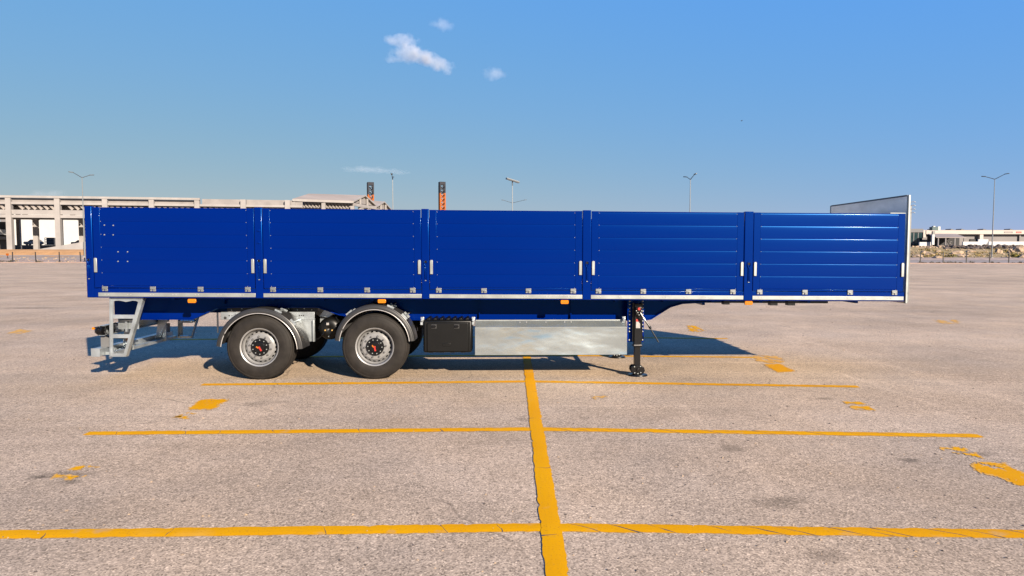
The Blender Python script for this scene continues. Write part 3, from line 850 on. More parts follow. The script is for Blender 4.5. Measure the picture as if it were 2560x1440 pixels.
# tool box
tb = MB().box(5.470, 6.292, .13, .62, .437, .985).build('tool_box', M['plastic'], trailer, bevel=.030)
lid = MB().prism([(5.535, .475), (5.555, .455), (6.215, .455), (6.235, .475), (6.235, .925), (6.215, .945), (5.555, .945), (5.535, .925)], .108, .135).build('tool_box_lid', M['plastic'], tb, bevel=.012)
for x in (5.655, 6.035):
    la = MB(); la.box(x - .045, x + .045, .100, .112, .845, .918); lo = la.build('lid_latch', M['dark'], tb, bevel=.004)
    MB().prism([(x - .035, .86), (x + .02, .86), (x + .035, .885), (x + .035, .905), (x - .035, .905)], .088, .099).build('latch_paddle', M['black'], tb, bevel=.004)
MB().box(5.80, 5.93, .102, .109, .545, .600).build('name_plate', M['plastic'], tb, bevel=.004)
for i in range(7):
    x = 5.56 + i * .108
    MB().prism([(x - .03, .984), (x + .03, .984), (x + .018, 1.018), (x - .018, 1.018)], .16, .55).build('top_rib', M['plastic'], tb, bevel=.004)
for x in (5.60, 5.78, 5.96, 6.14):
    MB().box(x - .04, x + .04, .112, .129, .437, .452).build('lid_hinge', M['plastic'], tb)

# galvanised pallet box along the side
sk_ = MB()
sk_.box(6.345, 8.906, .080, .084, .400, .862)
sk_.box(6.349, 8.902, .084, .56, .400, .404)
so = sk_.build('pallet_box', M['sheet'], trailer)
so.data.update()
mb = MB().hexa([(6.352, .0845, .864), (8.892, .0845, .864), (8.892, .0875, .864), (6.352, .0875, .864), (6.352, .200, .962), (8.878, .200, .962), (8.878, .203, .962), (6.352, .203, .962)])
mb.build('sloping_flange', M['sheet'], so)
mb = MB(); mb.tube([(6.345, .082, .864), (8.906, .082, .864)], .0065, 6); mb.build('folded_edge', M['alu'], so)
MB().box(6.350, 8.870, .198, .222, .963, .982).build('top_rail', M['alu'], so, bevel=.003)
for x in (6.342, 8.902):
    pts = [(.085, .405), (.085, .86), (.20, .955), (.56, .955), (.56, .405)]
    b = MB(); b.v = [(x, y, z) for y, z in pts] + [(x + .004, y, z) for y, z in pts]
    b.face(range(5)); b.face(range(9, 4, -1))
    for i in range(5): b.face((i, (i + 1) % 5, 5 + (i + 1) % 5, 5 + i))
    b.build('end_plate', M['sheet'], so, smooth=0)
mb = MB()
for x in (7.10, 7.21, 7.54, 7.86, 7.97): mb.lathe([(-.006, .0005), (-.005, .007), (.02, .009)], 8, (x, .172, .945))
mb.build('flange_bolt', M['lip'], so)
for x in (5.455, 6.315, 8.868):
    c_ = MB(); c_.box(x - .028, x + .028, .16, .22, .985, 1.035); c_.box(x - .02, x + .02, .13, .159, .965, 1.012); c_.box(x - .036, x + .012, .17, .30, .90, .984)
    c_.build('beam_clamp', M['galv'], trailer, bevel=.004)

# landing legs
def leg(yc, near):
    x = 9.125; s = -1 if near else 1
    g = MB().box(x - .062, x + .062, yc - .062, yc + .062, .52, 1.245).build('landing_leg', M['black'], trailer, bevel=.008)
    MB().box(x - .072, x + .072, yc - .070, yc + .070, .505, .545).build('leg_collar', M['black'], g, bevel=.004)
    MB().box(x - .066, x + .066, yc - .0715, yc - .066, .534, .541).build('collar_band', M['lip'], g)
    MB().box(x - .050, x + .050, yc - .050, yc + .050, .13, .51).build('inner_leg', M['black'], g, bevel=.006)
    mb = MB()
    for dy in (-.085, .062):
        mb.prism([(x - .115, .16), (x - .118, .10), (x - .08, .045), (x - .05, .028), (x + .05, .028), (x + .10, .050), (x + .125, .10), (x + .105, .155), (x + .06, .185), (x - .08, .185)], yc + dy, yc + dy + .022)
    mb.tube([(x, yc - .10, .115), (x, yc + .10, .115)], .03, 12)
    f = mb.build('foot_bracket', M['black'], g, bevel=.006)
    mb = MB()
    pl = [(math.cos(2 * math.pi * k / 24) * .175, math.sin(2 * math.pi * k / 24) * .15) for k in range(24)]
    n = 24
    mb.v = [(x + .015 + a, yc + b_, .003) for a, b_ in pl] + [(x + .015 + a * .93, yc + b_ * .93, .026) for a, b_ in pl]
    mb.face(range(n)); mb.face(range(2 * n - 1, n - 1, -1))
    for i in range(n): mb.face((i, (i + 1) % n, n + (i + 1) % n, n + i))
    mb.build('foot_plate', M['black'], g, smooth=30)
    mb = MB()
    for dx, z in ((-.055, .06), (0, .048), (.05, .065), (-.06, .165), (.045, .17)):
        mb.lathe([(-.008, .0005), (-.006, .008), (0, .010)], 8, (x + dx, yc - .085, z))
    mb.build('foot_bolt', M['alu'], g)
    # mounting plates with bolt columns
    pz = [(.585, 1.30)]
    mb = MB()
    for u, w in ((x - .165, x - .070), (x + .045, x + .125)):
        mb.box(u, w, yc + .040, yc + .052, .575, 1.36)
    mb.build('mounting_plate', M['blue'], g, bevel=.004)
    mb = MB()
    for u, w in ((x - .090, x - .064), (x + .064, x + .085)):
        mb.box(u, w, yc - .03, yc + .036, .60, 1.26)
    mb.build('angle_iron', M['black'], g)
    bolt = MB().lathe([(-.016, .0005), (-.014, .010), (-.004, .012), (.0, .016), (.012, .016)], 10).mesh('plate_bolt', M['alu'])
    for bx in (x - .128, x + .098):
        for z in (1.285, 1.23, 1.17, 1.11, 1.055, .94, .877, .815, .76, .612):
            put('plate_bolt', bolt, g, (bx, yc + .036, z))
    if near:
        MB().box(x - .035, x + .035, yc - .066, yc - .0622, .83, .94).build('warning_sticker', M['label'], g)
        MB().prism([(x - .035, .941), (x + .035, .941), (x - .01, .985), (x - .035, .985)], yc - .066, yc - .0622).build('warning_sticker', M['red'], g)
        gb = MB().box(x - .055, x + .055, yc - .12, yc - .0622, 1.05, 1.20).build('gear_box', M['black'], g, bevel=.012)
        MB().lathe([(-.02, .0005), (-.02, .024), (.0, .026)], 12, (x, yc - .12, 1.165)).build('gear_cap', M['red'], g)
        mb = MB()
        for dx, z in ((-.045, 1.13), (.045, 1.13), (-.02, 1.10), (.03, 1.085), (0, 1.06)): mb.lathe([(-.012, .0005), (-.010, .008), (0, .009)], 8, (x + dx, yc - .12, z))
        mb.build('gear_bolt', M['alu'], g)
        c = MB().tube([(x + .02, yc - .14, 1.10), (x + .06, yc - .15, 1.03), (x + .175, yc - .16, .865)], [.014, .016, .016], 8)
        co = c.build('crank_handle', M['black'], g)
        MB().tube([(x + .065, yc - .152, 1.02), (x + .10, yc - .155, .97)], .018, 8).build('crank_sleeve', M['alu'], g)
        MB().tube([(x + .172, yc - .16, .87), (x + .195, yc - .16, .83)], .022, 8).build('crank_joint', M['black'], g)
        MB().tube([(x + .19, yc - .16, .835), (x + .33, yc - .17, .60)], .011, 8).build('crank_grip', M['black'], g)
leg(.30, True)
leg(WID - .30, False)
MB().tube([(9.125, .36, 1.08), (9.125, WID - .36, 1.08)], .022, 8).build('cross_shaft', M['black'], trailer)
MB().bar((9.12, .36, .66), (9.12, WID - .36, .66), .05, .05, (0, 0, 1)).build('leg_brace', M['black'], trailer)

# rear: sheet steel step ladders on both corners, underrun bar, lamp bar
outer = [(.330, 1.384), (.882, 1.384), (.565, .402), (.300, .402)]
h1 = [(.388, 1.100), (.395, 1.318), (.42, 1.330), (.484, 1.334), (.54, 1.325), (.597, 1.312), (.65, 1.322), (.702, 1.334), (.76, 1.330), (.795, 1.312), (.733, 1.100)]
h2 = [(.371, .776), (.377, 1.036), (.704, 1.036), (.638, .776)]
h3 = [(.361, .452), (.368, .712), (.614, .712), (.532, .452)]
def ladder(y, s):
    o = plate(outer, [h1, h2, h3], y, .008).build('step_ladder', M['galv'], trailer, tilt=True, smooth=20)
    d0, d1 = sorted((y + s * .005, y + s * .085))
    MB().bar((.880, (d0 + d1) / 2, 1.384), (.563, (d0 + d1) / 2, .402), .007, d1 - d0).build('side_flange', M['galv'], o, tilt=True)
    MB().bar((.328, (d0 + d1) / 2, 1.384), (.298, (d0 + d1) / 2, .402), .007, d1 - d0).build('side_flange', M['galv'], o, tilt=True)
    for z, x0, x1 in ((1.040, .345, .745), (.716, .335, .640), (.408, .312, .555)):
        t0, t1 = sorted((y + s * .006, y + s * .13))
        mb = MB().box(x0, x1, t0, t1, z + .032, z + .038)
        x = x0 + .03
        while x < x1 - .03:
            mb.prism([(x, z + .038), (x + .03, z + .038), (x + .015, z + .054)], t0, t1 - .03); x += .055
        mb.box(x0, x1, t0, t0 + .006, z, z + .031)
        mb.build('tread', M['galv'], o, tilt=True)
    e0, e1 = sorted((y - s * .0042, y - s * .012))
    for a_, b_ in (((.352, 1.37), (.326, .41)), ((.862, 1.37), (.550, .41))):
        MB().bar((a_[0], (e0 + e1) / 2, a_[1]), (b_[0], (e0 + e1) / 2, b_[1]), .014, .008).build('pressed_rib', M['galv'], o, tilt=True)
    MB().lathe([(-.006, .0005), (-.005, .008), (0, .010)], 8, (.56, y + s * .5, 1.27)).build('bolt', M['alu'], o, tilt=True)
ladder(.065, 1)
ladder(WID - .065, -1)

ub = MB().box(.010, .145, .055, WID - .055, .406, .535).build('underrun_bar', M['galv'], trailer, bevel=.006)
for y in (.052, WID - .055): MB().box(.006, .150, y, y + .003, .402, .539).build('end_cap', M['galv'], ub)
for y in (.70, WID - .72):
    MB().prism([(.150, .42), (.22, .42), (.46, 1.0), (.46, 1.40), (.26, 1.40), (.20, .80)], y, y + .012).build('bar_hanger', M['galv'], trailer)
    MB().box(.22, .34, y + .012, y + .05, .42, 1.38).build('hanger_post', M['galv'], trailer, bevel=.003)
MB().box(.151, .30, .20, WID - .2, .41, .46).build('bar_stiffener', M['galv'], trailer)
MB().box(.050, .205, .255, .275, .536, .718).build('bracket_plate', M['grey'], trailer)
MB().box(.050, .205, WID - .275, WID - .255, .536, .718).build('bracket_plate', M['grey'], trailer)
lb = MB()
lb.box(.075, .081, .18, WID - .18, .735, .905); lb.box(.081, .16, .18, WID - .18, .899, .905); lb.box(.081, .16, .18, WID - .18, .735, .741)
lo = lb.build('lamp_bar', M['galv'], trailer)
for y in (.14, .42, WID - .50, WID - .24):
    o = MB().lathe([(0, .001), (-.02, .05), (.02, .075), (.10, .07), (.12, .001)], 20).build('tail_lamp', M['black'], trailer)
    o.rotation_euler = (0, 0, R(-90)); o.location = (.03, y + .07, .815)
for y in (.10, WID - .12):
    a_ = MB().tube([(.10, y + .08, .82), (.085, y + .02, .885), (.045, y - .01, .875)], .013, 8).build('marker_arm', M['black'], trailer)
    MB().lathe([(-.018, .001), (-.016, .022), (.016, .022), (.018, .001)], 12, (.040, y - .01, .868)).build('corner_marker', M['amber'], a_)
for pts in ([(.17, .16, .80), (.30, .2, .70), (.42, .25, .68), (.52, .3, .76), (.56, .4, .90)], [(.12, .30, .86), (.25, .34, .93), (.40, .36, .90), (.50, .40, .80), (.60, .5, .88)],
            [(.10, .22, .76), (.2, .24, .71), (.33, .3, .74), (.45, .4, .73)]):
    MB().tube(pts, .013, 6).build('lamp_cable', M['black'], trailer)
MB().box(1.28, 1.30, WID - .62, WID - .58, .56, .98).build('flap_strut', M['galv'], trailer)
MB().bar((1.62, WID - .6, .98), (1.50, WID - .6, .58), .03, .05).build('flap_strut', M['galv'], trailer)
# fittings that fill the openings of the near step ladder
MB().box(.36, .70, .235, .245, .84, 1.03).build('step_bracket', M['galv'], trailer)
MB().tube([(.40, .20, .985), (.70, .20, 1.005)], .022, 10).build('bracket_hinge', M['galv'], trailer)
MB().box(.50, .53, .19, .225, .80, .985).build('bracket_lug', M['galv'], trailer)
MB().box(.41, .57, .30, .31, .625, .70).build('reflector_panel', M['label'], trailer)
MB().box(.455, .52, .292, .299, .635, .69).build('reflector', M['orange'], trailer)

# ------------------------------------------------------------------ left background: concrete frame halls behind an earth bank
HA = R(10.5)
frame = empty('concrete_frame_building', (-114.33, 150.0, 2.70), HA)
tag(frame, 'long unfinished concrete frame building with open bays behind the earth bank on the left', 'building')
def hb_box(name, m, *a, parent=frame, bevel=0.0):
    return MB().box(*a).build(name, M[m], parent, bevel=bevel)
US = [-30, -20, -10, 0, 10, 20, 30, 40]
hb_box('top_rail', 'concrete', -36, 40.7, -.75, -.15, 11.75, 12.25)
hb_box('parapet', 'concrete2', -36, 40.3, .2, .5, 10.85, 11.74)
hb_box('parapet', 'concrete2', 40.9, 64, .6, .9, 10.5, 12.1)
hb_box('gutter_rail', 'concrete', -36, 64, -.35, .15, 10.30, 10.82)
hb_box('roof_slab', 'ribbed', -36, 64, .95, 20, 10.31, 10.45)
hb_box('floor_beam', 'concrete', -36, 64, -.30, .30, 8.05, 9.05)
hb_box('floor_beam', 'concrete', -36, 64, -.42, .10, 7.25, 7.92)
hb_box('floor_slab', 'concrete2', -36, 64, .31, 2.2, 7.60, 7.95)
hb_box('rear_beam', 'concrete2', -36, 64, 9.01, 9.6, 7.25, 7.95)
for u in US:
    hb_box('column', 'concrete', u - .55, u + .55, -.62, .50, 0, 11.74)
for u in (50.4, 60.6):
    hb_box('column', 'concrete', u - .60, u + .60, -.62, .50, 0, 12.05)
for u in [-18.7, -8.7, 1.3, 11.3, 21.3, 31.3, 41.3, 51.3, 60.3]:
    hb_box('inner_column', 'concrete', u - .52, u + .52, 7.9, 8.7, 0, 7.59)
    hb_box('corbel', 'concrete', u - .6, u + .6, 7.6, 8.9, 7.10, 7.58)
    hb_box('inner_column', 'concrete', u + .1, u + .9, 2.3, 3.1, 7.96, 10.30)
for u in [-17.7, -7.7, 2.0, 12.0, 22.0, 32.0, 42.0]:
    hb_box('inner_column', 'concrete', u - .38, u + .38, 18.6, 19.4, 0, 10.30)
rib = MB().bar((0, 0, 1.05), (1.0, 0, -.02), .52, .5).mesh('roof_rib', M['ribbed'])
u = -35.5
while u < 62.5:
    if min(abs(u + .5 - c) for c in US + [50.4, 60.6]) > 1.1:
        put('roof_rib', rib, frame, (u, .62, 9.24))
    u += 1.28
rib2 = MB().box(-.10, .10, 0, 19.5, -.75, 0).mesh('purlin', M['ribbed'])
u = -35
while u < 63: put('purlin', rib2, frame, (u, .5 + .46, 10.30)); u += 2.5
# ramp, terrace and pier
mb = MB()
p0, p1 = at(84, 625.5, 148), at(228, 602, 149)
mb.hexa([(p0.x, 147.6, 2.3), (p1.x, 148.6, 2.3), (p1.x, 153, 2.3), (p0.x, 153, 2.3), (p0.x, 147.6, p0.z), (p1.x, 148.6, p1.z), (p1.x, 153, p1.z), (p0.x, 153, p0.z)])
tag(mb.build('ramp_wall', M['concrete'], smooth=0), 'sloping concrete ramp wall rising behind the earth bank towards the trailer tail', 'ramp')
terr = MB().box(-40, 70, 24, 120, -.3, 1.25).build('yard_terrace', M['road'], smooth=0)
terr.location = frame.location; terr.rotation_euler = frame.rotation_euler; tag(terr, kind='structure')
pier = empty('white_warehouse', (-114.33, 150.0, 2.70), HA)
tag(pier, 'plain white warehouse wall seen through the open bays of the concrete frame', 'building')
hb_box('wall', 'white', -22.6, 60, 46, 70, 1.25, 10.6, parent=pier)
hb_box('wall', 'wall_grey', -24.6, -22.7, 44, 50, 1.25, 10.4, parent=pier)
for k in range(9): hb_box('cladding_rib', 'white', -20 + k * 8.5, -19.9 + k * 8.5, 45.93, 45.99, 1.26, 10.5, parent=pier)
hb_box('roof_edge', 'white', -22.8, 60.2, 45.7, 70.2, 10.61, 10.8, parent=pier)
# stair block in the leftmost bay
st = empty('stair_block', frame.location, HA)
tag(st, 'concrete stair block with a striped flight in the leftmost open bay', 'stairs')
hb_box('landing', 'white', -14, -7.3, 10, 14, 3.6, 4.9, parent=st)
hb_box('landing', 'concrete2', -14, -7.3, 10, 14, 2.5, 3.2, parent=st)
for k in range(7): MB().bar((-9.6, 9.5, 2.6 - k * .45), (-7.4, 9.5, 1.0 - k * .45), .18, 1.2).build('step', M['concrete'], st)
hb_box('back_wall', 'dark_clad', -14, -7.6, 15, 15.4, 0, 6.9, parent=st)

# stacked rack and parked cars on the terrace
def car(name, loc, rz, paint, label):
    c = empty(name, loc, rz)
    tag(c, label, 'car', 'cars parked behind the concrete frame')
    MB().prism([(-2.1, .35), (-2.15, .75), (-2.0, .98), (-.95, 1.0), (1.95, 1.0), (2.1, .85), (2.1, .35), (1.7, .25), (-1.7, .25)], -.85, .85).build('body', M[paint], c, bevel=.08)
    MB().prism([(-1.15, 1.0), (-.55, 1.46), (1.45, 1.46), (1.9, 1.0)], -.74, .74).build('windows', M['glass'], c, bevel=.03)
    MB().prism([(-.62, 1.44), (-.45, 1.53), (1.4, 1.53), (1.52, 1.44)], -.72, .72).build('roof', M[paint], c, bevel=.04)
    for x in (-1.3, 1.3):
        for y in (-.86, .66):
            w = MB().lathe([(0, .2), (0, .32), (.2, .32), (.2, .2)], 20, (x, y, .32), closed=True).build('wheel', M['rubber'], c)
            MB().lathe([(.02, .001), (.02, .2), (.18, .2), (.18, .001)], 16, (x, y, .32)).build('rim', M['silver'], w)
def on_terrace(px, Y): p = at(px, 600, Y); return (p.x, Y, 3.95)
car('parked_car', on_terrace(84, 178), HA, 'car_silver', 'silver hatchback parked between two columns of the concrete frame')
car('parked_car', on_terrace(200, 186), HA + .3, 'car_dark', 'dark car half hidden behind the ramp wall at the trailer tail')
rk = empty('storage_rack', on_terrace(125, 180), HA)
tag(rk, 'small open storage rack standing before the white warehouse wall', 'rack')
for x in (-1.05, 1.05):
    for y in (-.5, .5): MB().box(x - .05, x + .05, y - .05, y + .05, 0, 2.1).build('post', M['dark_clad'], rk)
for z in (.15, .6, 1.05, 1.5, 1.95): MB().box(-1.1, 1.1, -.48, .48, z, z + .16).build('shelf', M['concrete'], rk)
hb = MB().box(-1.0, 1.0, .30, .36, .1, 2.0).build('back_panel', M['dark_clad'], rk)

# finished halls with gabled roofs, right of the frame
def gable_hall(name, label, E1, E2, K1, K2, base, ribs, colpx=()):
    """front eave E1-E2, ridge K1-K2; the back slope mirrors the front one"""
    h = empty(name, (E1.x, E1.y, base)); tag(h, label, 'building', 'gabled halls over the trailer top')
    o = Vector((E1.x, E1.y, base))
    e1, e2, k1, k2 = (Vector(q) - o for q in (E1, E2, K1, K2))
    bvec = Vector((2 * (k2.x - e2.x), 2 * (k2.y - e2.y), 0))
    b1, b2 = e1 + bvec, e2 + bvec
    dn = Vector((0, 0, -.30))
    mb = MB()
    for a, b, c, d in ((e1, e2, k2, k1), (k1, k2, b2, b1)):
        mb.hexa([a + dn, b + dn, c + dn, d + dn, a, b, c, d])
    mb.build('roof', M['roofing'], h, smooth=0)
    ax = (e2 - e1).normalized(); nr = Vector((-ax.y, ax.x, 0))
    MB().bar(e1 + Vector((0, 0, -.35)) - nr * .3, e2 + Vector((0, 0, -.35)) - nr * .3, .55, .7, (ax.y, -ax.x, 0)).build('eave_beam', M['concrete'], h)
    mb = MB()
    i_ = Vector((-.5 * ax.x, -.5 * ax.y, 0))
    tri = [e2 + i_ + dn, b2 + i_ + dn, k2 + i_ + dn]
    q = [p + Vector((-.3 * ax.x, -.3 * ax.y, 0)) for p in tri]
    bb = len(mb.v); mb.v += [tuple(p) for p in tri + q]
    mb.face((0, 1, 2)); mb.face((5, 4, 3))
    for i in range(3): mb.face((i, (i + 1) % 3, 3 + (i + 1) % 3, 3 + i))
    mb.build('gable_wall', M['white'] if False else M['concrete2'], h, smooth=0)
    for a, b in ((e2, k2), (k2, b2)):
        MB().bar(a + Vector((0, 0, -.1)), b + Vector((0, 0, -.1)), .35, .4, ax).build('verge_beam', M['concrete'], h)
    MB().bar(e2 + Vector((0, 0, -.9)), b2 + Vector((0, 0, -.9)), .7, .5, ax).build('tie_beam', M['concrete'], h)
    for f in (.30, .62):
        p = e2.lerp(b2, f); zt = e2.z + (k2.z - e2.z) * (1 - abs(2 * f - 1))
        MB().box(p.x - .22, p.x + .22, p.y - .22, p.y + .22, e2.z - .55, zt - .35).build('gable_post', M['concrete'], h)
    for p in (e2, b2, e2.lerp(b2, .33), e2.lerp(b2, .66)):
        MB().box(p.x - .75, p.x + .15, p.y - .4, p.y + .4, 0, e2.z - 1.3).build('column', M['concrete'], h)
    for f in (.02, .5):
        p = e1.lerp(e2, f); MB().box(p.x - .4, p.x + .5, p.y - .35, p.y + .35, 0, e1.z - .75).build('column', M['concrete'], h)
    MB().bar(e1 + Vector((0, 0, -1.75)) + nr * 1.5, e2 + Vector((0, 0, -1.75)) + nr * 1.5, .5, .4, (ax.y, -ax.x, 0)).build('wall_beam', M['concrete'], h)
    mr = MB().bar((0, 0, 0), (.55, 0, -1.15), .30, .5).mesh('roof_rib', M['ribbed'])
    for i in range(ribs):
        p = e1.lerp(e2, (i + .5) / ribs)
        put('roof_rib', mr, h, tuple(p + Vector((0, 0, -.75)) + nr * 1.2))
    bw = MB()
    a, b = e1 + nr * 6, e2 + nr * 6
    bw.hexa([(a.x, a.y, 0), (b.x, b.y, 0), (b.x, b.y + .3, 0), (a.x, a.y + .3, 0), (a.x, a.y, a.z), (b.x, b.y, b.z), (b.x, b.y + .3, b.z), (a.x, a.y + .3, a.z)])
    bw.build('rear_wall', M['concrete2'], h, smooth=0)
gable_hall('gabled_hall', 'pale hall with the larger gabled roof showing over the trailer top', at(731, 497, 162), at(884, 502, 166), at(772, 484, 169), at(912, 488, 173), 2.7, 18)
gable_hall('gabled_hall', 'smaller gabled hall roof peeping out behind the larger one', at(905, 515, 186), at(941, 516, 187), at(928, 501, 193), at(960, 504, 194), 2.7, 4)

# lattice masts
def mast(px, w_px, Y, split_py, top_py, label):
    base = at(px, 640, Y); s = w_px / FPX * Y / 2
    m_ = empty('lattice_mast', (base.x, Y, 2.8), R(20)); tag(m_, label, 'mast', 'orange and dark lattice masts on the skyline')
    zs, zt = at(px, split_py, Y).z - 2.8, at(px, top_py, Y).z - 2.8
    for name, mm, z0, z1 in (('lower_lattice', 'orange_steel', 0, zs), ('upper_lattice', 'steel_dark', zs, zt - 1.0)):
        mb = MB(); n = max(2, round((z1 - z0) / (1.7 * s)))
        c = [(-s, -s), (s, -s), (s, s), (-s, s)]
        for x, y in c: mb.box(x - .2, x + .2, y - .2, y + .2, z0, z1)
        for k in range(n):
            za, zb = z0 + (z1 - z0) * k / n, z0 + (z1 - z0) * (k + 1) / n
            for i in range(4):
                a, b = c[i], c[(i + 1) % 4]
                mb.bar((*a, za), (*b, za), .26, .2, (0, 0, 1))
                mb.bar((*a, za), (*b, zb), .26, .2, (.3, .5, .2))
        mb.build(name, M[mm], m_, smooth=0)
    MB().box(-s * 1.0, -s * .45, -s * .5, s * .4, 0, zs).build('ladder_shaft', M['orange_steel'], m_)
    MB().box(-s * 1.25, s * 1.25, -s * 1.25, s * 1.25, zt - 1.0, zt).build('head_platform', M['steel_dark'], m_, bevel=.05)
mast(928, 12.5, 215, 487, 456, 'orange and dark lattice mast rising behind the gabled hall')
mast(1106, 12, 215, 483, 455, 'orange and dark lattice mast alone right of the gabled halls')

# street lamps
def lamp(junction, foot_z, arms, label, r=.11):
    lp = empty('street_lamp', (junction.x, junction.y, foot_z)); tag(lp, label, 'street lamp', 'tall lamp posts along the far road')
    H = junction.z - foot_z
    MB().tube([(0, 0, 0), (0, 0, H)], [r * 1.25, r * .6], 10).build('pole', M['pole'], lp)
    MB().box(-.25, .25, -.25, .25, -.1, .25).build('foot', M['concrete2'], lp)
    for q in arms:
        d = q - junction; e = d * .80
        MB().tube([(0, 0, H - .05), (e.x, e.y, H + e.z)], [.075, .06], 8).build('arm', M['lamp_head'], lp)
        hd = Vector((d.x, d.y, 0)); hd = hd.normalized() if hd.length > .3 else Vector((0, -1, 0))
        a = Vector((e.x, e.y, H + e.z)) - hd * .1
        MB().bar(a, a + hd * .85 + Vector((0, 0, .10)), .34, .16, (0, 0, 1)).build('lamp_head', M['lamp_head'], lp, bevel=.05)
lamp(at(205, 443.5, 131), 1.1, [at(177, 428, 130), at(229, 436.5, 132)], 'twin arm street lamp above the tail of the trailer at far left')
lamp(at(981.5, 448, 131), 1.2, [at(979, 433, 128), at(983.5, 441, 135)], 'thin street lamp seen edge on with both arms overlapping, right of the gabled halls')
lamp(at(1281, 507, 215), 2.0, [at(1254, 499, 214), at(1318, 498.5, 216)], 'low distant twin arm street lamp below the slanted panel post', .10)
lamp(at(1726, 448, 132), 1.2, [at(1714, 441, 133), at(1739, 433, 130)], 'twin arm street lamp above the right half of the trailer')
lamp(at(2487, 447.5, 141), .75, [at(2458, 440, 142), at(2519, 432, 140)], 'twin arm street lamp standing free at far right before the rocky field')
j = at(1281, 457, 140)
pp = empty('panel_post', (j.x, j.y, 1.2)); tag(pp, 'slim post carrying a slanted flat panel at mid skyline', 'lamp post')
MB().tube([(0, 0, 0), (0, 0, j.z - 1.2)], [.13, .07], 10).build('pole', M['pole'], pp)
H = j.z - 1.2
a, b = at(1266, 446.5, 139.6) - j, at(1297, 456.5, 140.4) - j
MB().bar((a.x, a.y, H + a.z), (b.x, b.y, H + b.z), .26, 1.2).build('panel', M['lamp_head'], pp)
MB().bar((a.x, a.y, H + a.z + .17), (b.x, b.y, H + b.z + .17), .06, 1.1).build('panel_face', M['label'], pp)
MB().tube([(0, 0, H - .6), (0, 0, H + .55)], .11, 8).build('mount', M['lamp_head'], pp)

# boundary fences of thin dark posts and wires
def fence(pxs, label, extra):
    fr = empty('wire_fence', (0, 0, 0)); tag(fr, label, 'fence')
    pts = []
    for px, lean in pxs:
        X = (px - 1280) / FPX * 125
        Y = edge(X) + 1.4; X = (px - 1280) / FPX * Y
        pts.append((X, Y, lean))
    X0 = pts[0][0]
    fr.location = (X0, pts[0][1], 0)
    for X, Y, lean in pts:
        MB().box(-.075, .075, -.06, .06, 0, 2.15).build('post', M['post'], fr, (X - X0, Y - pts[0][1], 0.0)).rotation_euler = (0, lean, 0)
    for z in (.5, 1.2, 1.95):
        MB().tube([(X - X0, Y - pts[0][1], z) for X, Y, _ in pts], .012, 5).build('wire', M['post'], fr)
fence([(-140, 0), (-82, 0), (-25, 0), (32.6, .01), (90.5, -.02), (149.5, 0), (203, -.06), (261, 0), (320, 0)], 'dark post and wire fence before the orange earth bank on the left', 3)
fence([(2242, 0), (2300, 0), (2357, 0), (2415, 0), (2473, 0.01), (2521, 0), (2580, 0), (2640, 0)], 'dark post and wire fence before the rocky field on the right', 3)

# ------------------------------------------------------------------ right background: factory beyond a rocky field
YF = 232.0
fac = empty('factory_building', (at(2300, 609, YF).x, YF, 4.8))
tag(fac, 'low cream and grey factory with a dark glass corner beyond the rocky field', 'building')
O = Vector(fac.location)
def fb(name, m, pxa, pxb, pya, pyb, d0, d1, bevel=0.0, parent=None):
    a, b = at(pxa, pya, YF) - O, at(pxb, pyb, YF) - O
    return MB().box(a.x, b.x, d0, d1, b.z, a.z).build(name, M[m], parent or fac, bevel=bevel)
fb('corner_block', 'dark_clad', 2262, 2305.5, 572, 581, -.6, 25)
fb('glass_front', 'glass', 2262, 2304, 581.3, 612, -.3, 24)
for px in (2271, 2282, 2293): fb('mullion', 'dark_clad', px, px + 1.0, 581.3, 612, -.42, -.31)
fb('pier', 'cream', 2306, 2312, 576, 594, -.6, 1)
fb('fascia', 'cream', 2312.2, 2690, 576, 585.5, -.8, 6)
fb('wall', 'wall_grey', 2304.5, 2690, 585.8, 614, .8, 30)
fb('pier', 'cream', 2447, 2455, 585.8, 604, -.6, .7)
fb('pier', 'wall_grey', 2550, 2553, 585.8, 604, .2, .75)
fb('dark_opening', 'dark', 2428, 2445, 597.5, 604, .5, .75)
fb('roof', 'roofing', 2320, 2690, 573.8, 575.7, 4, 40)
for px in (2357, 2404, 2431, 2487, 2556): 
    p = at(px, 574, YF) - O
    MB().prism([(p.x, p.z), (p.x + .3, p.z + .5), (p.x + 2.0, p.z)], 6, 9).build('roof_light', M['dark_clad'], fac)
def outline(pxa, pxb, pya, pyb, m, t=.16):
    a, b = at(pxa, pya, YF) - O, at(pxb, pyb, YF) - O
    mb = MB(); y0, y1 = -.88, -.81
    mb.box(a.x, b.x, y0, y1, a.z - t, a.z); mb.box(a.x, b.x, y0, y1, b.z, b.z + t)
    mb.box(a.x, a.x + t, y0, y1, b.z + t, a.z - t); mb.box(b.x - t, b.x, y0, y1, b.z + t, a.z - t)
    mb.build('sign_frame', M[m], fac, smooth=0)
outline(2506, 2527, 579, 582.6, 'wall_grey')
outline(2536, 2549, 579, 582.8, 'red', .2)
sh = empty('canopy_shed', (at(2360, 609, 224).x, 224, 4.7)); tag(sh, 'open shed with a sloping beige roof in front of the factory wall', 'shed')
O2 = Vector(sh.location)
def sp(px, py, Y): return at(px, py, Y) - O2
a, b, c, d = sp(2341, 594.7, 220), sp(2416, 594.7, 220), sp(2390, 586, 229), sp(2320, 586, 229)
MB().hexa([a, b, c, d, a + Vector((0, 0, .22)), b + Vector((0, 0, .22)), c + Vector((0, 0, .22)), d + Vector((0, 0, .22))]).build('roof', M['roofing'], sh, smooth=0)
